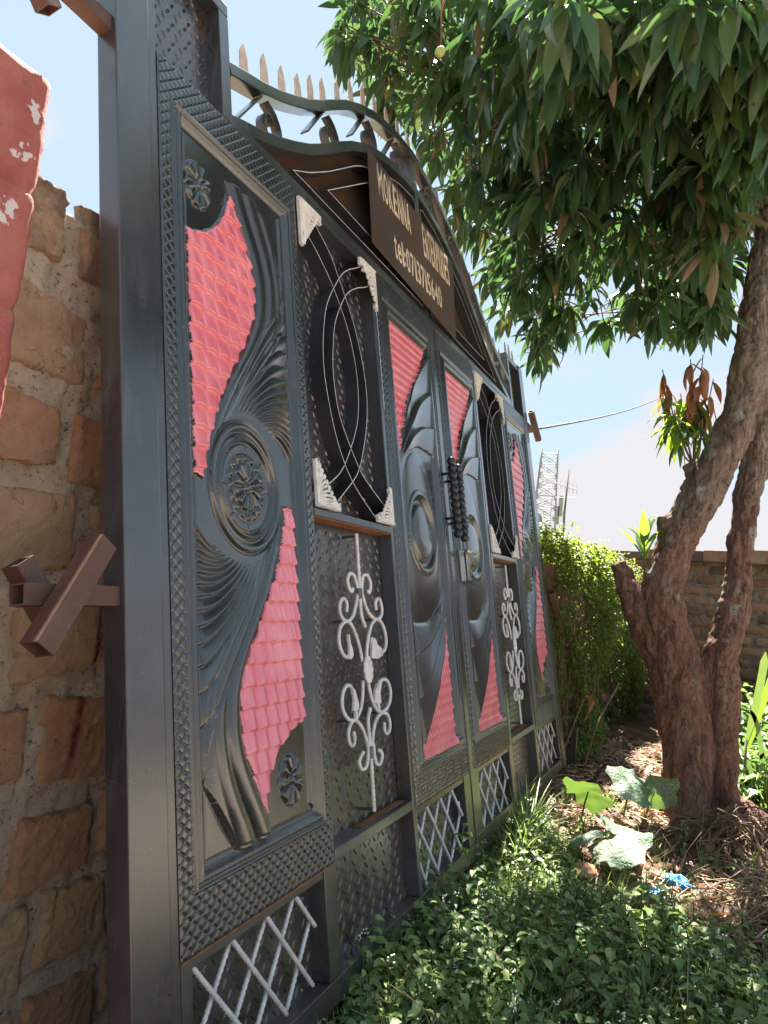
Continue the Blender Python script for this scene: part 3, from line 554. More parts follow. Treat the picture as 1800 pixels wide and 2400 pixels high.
# ---- white wrought scrollwork (left window bay first, then the right one)
def scroll(dx):
    P = []
    y0 = -.001
    def bar(name, pts, r=.0062, rope=True, k=7, yy=0, taper=False, **kw):
        c = smoothcurve(pts, k); n = len(c); mb = MB(); nn = 6; R = [r*(1.12 if i % 2 else .9) for i in range(n)] if rope else [r]*n
        if rope: c2 = []; [c2.extend([c[i], tuple((np.array(c[i])+np.array(c[i+1]))/2)]) for i in range(n-1)]; c = c2+[c[-1]]; R = [r*(1.15 if i % 2 else .88) for i in range(len(c))]
        mb.tube([(p[0]+dx-U0, y0+yy, p[1]-V0) for p in c], R, nn, twist=.35 if rope else 0); o = mb.obj(name, root if root is not None else gate, (M['white'],), True, **kw); return o
    root = None
    root = bar('scrollwork', [(2.0, .325), (1.999, .25), (1.997, .15), (1.994, .073), (2.016, .03)], label='upper stem of the white scrollwork')
    bar('stem', [(2.012, -.215), (1.99, -.25), (1.993, -.33), (1.991, -.42), (1.989, -.512)])
    C = dict(
        a=[(1.955, .150), (1.945, .140), (1.930, .150), (1.922, .172), (1.938, .194), (1.965, .192), (1.984, .165), (1.992, .135)], b=[(2.042, .145), (2.054, .138), (2.066, .152), (2.066, .175), (2.048, .194), (2.020, .190), (2.006, .165), (2.0, .135)],
        c=[(1.903, .078), (1.907, .104), (1.888, .118), (1.866, .106), (1.859, .080), (1.875, .058), (1.905, .05), (1.940, .064), (1.965, .095), (1.988, .135)], d=[(2.098, .082), (2.096, .106), (2.115, .120), (2.136, .108), (2.142, .080), (2.125, .06), (2.093, .053), (2.055, .064), (2.025, .09), (2.0, .135)],
        e=[(1.905, -.045), (1.882, -.055), (1.858, -.042), (1.842, -.01), (1.852, .028), (1.878, .046), (1.904, .05), (1.932, .035), (1.958, .0), (1.976, -.04), (1.985, -.075)], f=[(2.10, -.052), (2.124, -.052), (2.148, -.038), (2.157, -.012), (2.148, .022), (2.122, .046), (2.093, .053), (2.06, .04), (2.034, .012), (2.012, -.03), (2.0, -.075)],
        g=[(1.912, -.16), (1.895, -.14), (1.870, -.136), (1.845, -.155), (1.836, -.188), (1.852, -.218), (1.888, -.237), (1.925, -.23), (1.952, -.21), (1.97, -.175), (1.98, -.13)], h=[(2.06, -.165), (2.085, -.143), (2.120, -.139), (2.148, -.152), (2.161, -.183), (2.148, -.213), (2.115, -.232), (2.075, -.236), (2.045, -.222), (2.018, -.19), (2.0, -.135)],
        i=[(1.896, -.268), (1.900, -.292), (1.887, -.306), (1.868, -.298), (1.862, -.272), (1.875, -.250), (1.90, -.238), (1.930, -.248), (1.958, -.274), (1.978, -.31), (1.985, -.34)], j=[(2.096, -.270), (2.094, -.296), (2.112, -.306), (2.132, -.296), (2.137, -.272), (2.120, -.248), (2.085, -.240), (2.05, -.248), (2.023, -.270), (2.005, -.305), (1.995, -.34)],
        k=[(1.950, -.335), (1.932, -.345), (1.918, -.358), (1.928, -.378), (1.952, -.383), (1.972, -.368), (1.983, -.34), (1.985, -.31)], l=[(2.038, -.345), (2.055, -.35), (2.062, -.368), (2.042, -.386), (2.018, -.38), (2.008, -.355), (2.006, -.32)])
    for kk, c in C.items(): bar('scroll', c, .0058, kk in 'cdefghij', 6, yy=(-.004 if kk in 'bdfhjl' else .003))
    # leaf ends
    for pts in ([(1.915, -.055), (1.900, -.02), (1.893, .012)], [(1.915, -.205), (1.912, -.24)],):
        pass
    def leaf(P):
        mb = MB(); mb.prism([gp((p[0]+dx, p[1])) for p in P], -.006, .004); o = mb.obj('cast_leaf', root, (M['white'],), bevel=.002)
    leaf([(1.893, .010), (1.899, .012), (1.903, -.015), (1.913, -.03), (1.918, -.05), (1.903, -.062), (1.885, -.06), (1.895, -.045), (1.897, -.02)])
    leaf([(2.045, -.005), (2.055, -.002), (2.062, -.012), (2.070, -.004), (2.082, -.012), (2.090, -.028), (2.120, -.040), (2.125, -.062), (2.09, -.072), (2.04, -.068), (2.05, -.04)])
    leaf([(1.897, -.145), (1.912, -.150), (1.922, -.175), (1.930, -.195), (1.925, -.212), (1.918, -.208), (1.916, -.245), (1.909, -.243), (1.906, -.21), (1.895, -.21), (1.904, -.18)])
    leaf([(2.105, -.143), (2.07, -.148), (2.052, -.165), (2.040, -.195), (2.035, -.205), (2.05, -.203), (2.06, -.215), (2.068, -.235), (2.078, -.233), (2.075, -.212), (2.088, -.205), (2.083, -.18)])
    mb = MB(); c0 = (1.999+dx-U0, -.010, -.100-V0)
    for i in range(10):
        a = 2*math.pi*i/10; mb.ell((c0[0]+.020*math.cos(a), -.010, c0[2]+.030*math.sin(a)), (.012, .006, .014), 8, 5)
    mb.ell(c0, (.020, .007, .030), 12, 6); mb.obj('cast_flower', root, (M['white'],), True)
    for u, v in ((2.0, .318), (1.905, .05), (2.093, .053), (1.888, -.237), (2.075, -.237), (1.99, -.505)): mb = MB(); mb.tube([(u+dx-U0, .0, v-V0), (u+dx-U0, .05, v-V0)], .0045, 6); mb.obj('stand_off_pin', root, (M['gate'],))
    for va, vb in ((.150, .118), (-.325, -.36)): mb = MB(); mb.tube([(1.992+dx-U0, -.001, va-V0), (1.992+dx-U0, -.001, vb-V0)], .011, 8); mb.obj('collar', root, (M['gate'],))
scroll(.03); scroll(1.83)
# ---- white twisted rods over the low openings
def rods(lo, hi, bars):
    for (a, b, c, d), front in bars:
        n = max(4, int(math.hypot(c-a, d-b)/.006)); w = .000 if front else -.012; mb = MB()
        mb.tube([(a+(c-a)*i/n-U0, -(w-.008), b+(d-b)*i/n-V0) for i in range(n+1)], [.0056*(1.15 if i % 2 else .9) for i in range(n+1)], 6, twist=.4); mb.obj('twisted_rod', gate, (M['white'],), True)
A_ = [((1.182, -.578, 1.405, -.845), 1), ((1.31, -.579, 1.516, -.828), 1), ((1.438, -.58, 1.635, -.819), 1), ((1.559, -.577, 1.660, -.695), 1), ((1.24, -.577, 1.188, -.640), 0), ((1.361, -.578, 1.197, -.775), 0), ((1.492, -.58, 1.285, -.83), 0), ((1.612, -.576, 1.410, -.82), 0), ((1.655, -.685, 1.535, -.83), 0)]
C_ = [((2.345, -.60, 2.345, -.63), 1), ((2.345, -.63, 2.41, -.705), 1), ((2.345, -.75, 2.395, -.84), 1), ((2.44, -.59, 2.50, -.66), 1), ((2.41, -.705, 2.515, -.84), 1), ((2.50, -.66, 2.645, -.84), 1), ((2.572, -.588, 2.70, -.745), 1), ((2.70, -.745, 2.77, -.835), 1), ((2.70, -.588, 2.812, -.718), 1),
      ((2.485, -.588, 2.345, -.755), 0), ((2.62, -.588, 2.405, -.84), 0), ((2.751, -.588, 2.53, -.84), 0), ((2.812, -.718, 2.68, -.84), 0), ((2.812, -.665, 2.812, -.72), 0)]
rods(0, 0, A_); rods(0, 0, C_)
rods(0, 0, [((a+.685, b, c+.685, d), f_) for (a, b, c, d), f_ in C_]); rods(0, 0, [((a+2.965, b, c+2.965, d), f_) for (a, b, c, d), f_ in A_])

# ---- arched head
LR = [(1.452, 1.40), (1.525, 1.428), (1.615, 1.460), (1.702, 1.498), (1.796, 1.545), (1.9, 1.603), (1.983, 1.658), (2.099, 1.742), (2.236, 1.835), (2.364, 1.908), (2.446, 1.945), (2.554, 1.985), (2.655, 2.010), (2.80, 2.040), (2.935, 2.048)]
LR = LR+[(5.87-u, v) for u, v in LR[::-1][1:]]
UR = [(1.452, 1.565), (1.538, 1.598), (1.63, 1.632), (1.719, 1.672), (1.816, 1.724), (1.914, 1.781), (2.016, 1.851), (2.126, 1.933), (2.218, 1.998), (2.345, 2.072), (2.481, 2.137), (2.59, 2.174), (2.75, 2.215), (2.935, 2.240)]
UR = UR+[(5.87-u, v) for u, v in UR[::-1][1:]]
for nm, P in (('lower_arch_rail', LR), ('upper_arch_rail', UR)):
    mb = MB(); mb.ribbon([gp(p) for p in P], .019, -.002, .05); mb.obj(nm, gate, (M['gate'],), bevel=.003)
bk = [(1.47, 1.416)]+[(u, v-.012) for u, v in LR[1:-1]]+[(4.40, 1.416)]
mb = MB(); mb.prism([gp(p) for p in bk], .0505, .053); mb.obj('arch_backing_sheet', gate, (M['backing'],))
gpart('arch_stile', [(2.905, 2.945, 1.4165, 2.028, -.05, .001)], 'gate'); gpart('arch_stile', [(2.895, 2.955, 2.068, 2.221, -.045, -.003)], 'gate')
so_ = [(1.769, 1.447), (1.88, 1.506), (2.009, 1.588), (2.127, 1.672), (2.238, 1.752), (2.307, 1.794), (2.45, 1.86), (2.588, 1.917), (2.719, 1.957), (2.86, 1.978), (2.895, 1.965), (2.880, 1.447)]
si_ = [(2.0, 1.512), (2.16, 1.620), (2.334, 1.738), (2.50, 1.812), (2.68, 1.876), (2.83, 1.90), (2.83, 1.512)]
for s in (0, 1):
    for P in (so_, si_):
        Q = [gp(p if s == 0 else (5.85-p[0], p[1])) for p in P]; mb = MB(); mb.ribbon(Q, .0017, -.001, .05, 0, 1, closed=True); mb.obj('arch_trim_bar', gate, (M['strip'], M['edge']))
# scrolls between the two arch rails
def arcscroll(u, v, mir, k):
    f = lambda a, b: ((u+a*mir)-U0, v+b-V0); sc_ = 1.0
    mb = MB(); mb.ribbon([f(-.01, -.028), f(-.143, -.195+k)], .003, .008, .038); mb.obj('brace_bar', gate, (M['gate'],))
    c = smoothcurve([(.015, -.028), (.055, -.045), (.082, -.085), (.075, -.13), (.045, -.155), (.01, -.145), (-.008, -.11), (.005, -.075), (.03, -.068), (.042, -.09)], 5)
    mb = MB(); mb.ribbon([f(*p) for p in c], .0028, .004, .036); mb.obj('arch_scroll', gate, (M['gate'],))
def urv(u): return float(np.interp(u, [p[0] for p in UR], [p[1] for p in UR]))
for u in (1.635, 2.045, 2.408, 2.72): arcscroll(u, urv(u), 1, .0); arcscroll(5.87-u, urv(5.87-u), -1, 0)
# pale cut spikes
for i, u in enumerate([1.55, 1.66, 1.762, 1.866, 1.955, 2.050, 2.17, 2.30, 2.415, 2.54, 2.67, 2.80, 2.93, 3.06, 3.19, 3.31, 3.435, 3.56, 3.68, 3.79, 3.90, 3.99, 4.09, 4.20, 4.31]+[1.20, 1.29, 1.38, 4.50, 4.60, 4.69]):
    v = (urv(u)+.016) if 1.45 < u < 4.43 else 1.757; h = .112+rnd.uniform(-.012, .012); w = .021; l = rnd.uniform(-.012, .008); mb = MB()
    P = [(u-w, v), (u+w, v), (u+w*.8+l*.3, v+h*.62), (u+l*.6, v+h), (u-w*.85+l*.4, v+h*.70)]
    mb.prism([gp(p) for p in P], .016, .021); mb.obj('spike', gate, (M['spike'],))
for u0, u1 in ((1.162, 1.735), (2.337, 2.838), (3.031, 3.533)): gpart('rusted_edge', [(u0, u1, -.5795, -.5765, .0, .0045)], 'rustline', bev=0)
for u0, u1 in ((1.766, 2.307), (3.601, 4.084)): gpart('rusted_edge', [(u0, u1, .349, .3515, -.047, .002)], 'rustline', bev=0); gpart('rusted_edge', [(u0+.2, u1-.02, -.5445, -.5425, -.047, -.02)], 'rustline', bev=0)
# ---- sign plate with painted lettering
mb = MB(); mb.prism([gp(p) for p in [(2.33, 1.885), (2.30, 1.462), (3.262, 1.415), (3.338, 1.868)]], -.022, -.020); sign = mb.obj('sign_plate', gate, (M['signpl'],), label='rusty brown name plate lettered in cream paint')
def letters(txt, u0, u1, v0, v1):
    n = len(txt); wd = {'I': .5, '1': .55, ':': .45, 'l': .5, 't': .7, 'M': 1.25, 'e': .95}; ws = [wd.get(c, 1) for c in txt]; tot = sum(ws); u = u0
    for c, w_ in zip(txt, ws):
        W_ = (u1-u0)*w_/tot; cu = bpy.data.curves.new('g', 'FONT'); cu.body = c; cu.extrude = 0; cu.offset = .014; cu.resolution_u = 3
        to = bpy.data.objects.new('t', cu); COL.objects.link(to); dg = bpy.context.evaluated_depsgraph_get(); me = bpy.data.meshes.new_from_object(to.evaluated_get(dg)); bpy.data.objects.remove(to)
        co = np.zeros(len(me.vertices)*3); me.vertices.foreach_get('co', co); co = co.reshape(-1, 3); lo, hi = co.min(0), co.max(0)
        asc = 1.0
        y0, y1 = v0, v1
        if c == 'e': y1 = v0+(v1-v0)*.78
        if c == ':': y0, y1 = v0+.12*(v1-v0), v0+.68*(v1-v0)
        g = .82 if c not in 'I1l:' else .72
        co2 = np.c_[u+W_*(.5-g/2)+(co[:, 0]-lo[0])/(hi[0]-lo[0])*W_*g-U0, np.full(len(co), -.0228), y0+(co[:, 1]-lo[1])/(hi[1]-lo[1])*(y1-y0)-V0]
        bm = bmesh.new(); bm.from_mesh(me); bm.verts.ensure_lookup_table()
        for v_, q in zip(bm.verts, co2): v_.co = q
        ret = bmesh.ops.extrude_face_region(bm, geom=bm.faces[:]); 
        for g_ in ret['geom']:
            if isinstance(g_, bmesh.types.BMVert): g_.co.y += .0012
        bmesh.ops.recalc_face_normals(bm, faces=bm.faces); me2 = bpy.data.meshes.new('letter'); bm.to_mesh(me2); bm.free(); link(me2, 'letter', sign, (M['cream'],)); u += W_
letters('MOKENNA', 2.402, 2.748, 1.722, 1.862); letters('ENTERPRISES', 2.893, 3.255, 1.695, 1.858); letters('tel:0713715640', 2.525, 3.095, 1.510, 1.622)
# ---- pull handles and latch
def handle(u, vt, vb, lab):
    n = 9; hh = vt-vb; z = []; r = []
    def seg(a, ra): z.append(a); r.append(ra)
    seg(vt, .003); seg(vt-.004, .013); seg(vt-.014, .019); seg(vt-.026, .018); seg(vt-.034, .012)
    step = (hh-.068)/n
    for i in range(n):
        t = vt-.034-i*step
        for fr, ra in ((.06, .0125), (.12, .0175), (.5, .0195), (.86, .0175), (.94, .0125), (.97, .011)): seg(t-fr*step, ra)
    seg(vb+.034, .012); seg(vb+.026, .018); seg(vb+.014, .019); seg(vb+.004, .013); seg(vb, .003)
    mb = MB(); mb.tube([(u-U0, -.058, q-V0) for q in z], r, 14); o = mb.obj('pull_handle', gate, (M['handle'],), True, label=lab)
    for q in (vt-.07, vb+.09): m2 = MB(); m2.tube([(u-U0, -.05, q-V0), (u+.006-U0, -.004, q-V0)], .0065, 8); m2.obj('fixing_pin', o, (M['handle'],), True)
handle(2.893, .738, .382, 'turned black pull handle on the left leaf'); handle(2.980, .722, .372, 'turned black pull handle on the right leaf')
lt = gpart('latch_plate', [(3.015, 3.115, .205, .345, .012, .018)], 'steel', label='grey latch plate below the handles')
mb = MB(); mb.tube([(3.03-U0, -.045, .338-V0), (3.15-U0, -.045, .338-V0)], .011, 10); mb.obj('bolt', lt, (M['steel'],), True)
mb = MB(); mb.tube([(3.012-U0, -.04, .335-V0), (3.010-U0, -.042, .25-V0), (3.014-U0, -.04, .212-V0), (3.03-U0, -.035, .203-V0), (3.12-U0, -.03, .200-V0)], .004, 6)
for i in range(3): mb.tube([(3.04-U0, -.034-.006*i, (.208-.008*i)-V0), (3.14-U0, -.034-.006*i, (.206-.008*i)-V0)], .0022, 5)
mb.obj('wire_loop', lt, (M['handle'],), True)
# ---- rusty wall anchors welded to both end posts
def hollow(p, q, hw, t, side):
    """square hollow tube from p to q; side = direction of one face"""
    p = Vector(p); q = Vector(q); d = (q-p).normalized(); x = (Vector(side)-d*Vector(side).dot(d)).normalized(); y = d.cross(x); V = []
    for c in (p, q):
        for h in (hw, hw-t):
            for a, b in ((1, 1), (-1, 1), (-1, -1), (1, -1)): V.append(c+x*a*h+y*b*h)
    F = []
    for i in range(4):
        j = (i+1) % 4; F += [(i, j, 8+j, 8+i), (4+j, 4+i, 12+i, 12+j), (j, i, 4+i, 4+j), (8+i, 8+j, 12+j, 12+i)]
    return V, F
def anchor(v, u, s, lab=None, d=0.):
    mb = MB(); mb.add(*hollow((u-U0, .018, v-V0), (u-s*.205-U0, .018, v-V0), 0.018, .003, (0, 1, 0))); a = mb.obj('wall_anchor', gate, (M['rust'],), label=lab)
    mb = MB(); mb.add(*hollow((u-s*.042+d-U0, -.030, v+.090-V0), (u-s*.180+d-U0, -.034, v-.090-V0), 0.0195, .003, (0, 1, 0))); mb.obj('anchor_claw', a, (M['rust'],), label='claw tube nearest the viewer')
    mb = MB(); mb.add(*hollow((u-s*.160-U0, .072, v+.062-V0), (u-s*.105-U0, .066, v-.030-V0), 0.0195, .003, (0, 1, 0))); mb.obj('anchor_claw', a, (M['rust'],))
anchor(.110, 1.02, 1, 'rusty forked anchor low on the left end post', -.03); anchor(1.342, 1.02, 1, 'rusty forked anchor high on the left end post', -.012)
anchor(.110, 4.82, -1); anchor(1.37, 4.82, -1)

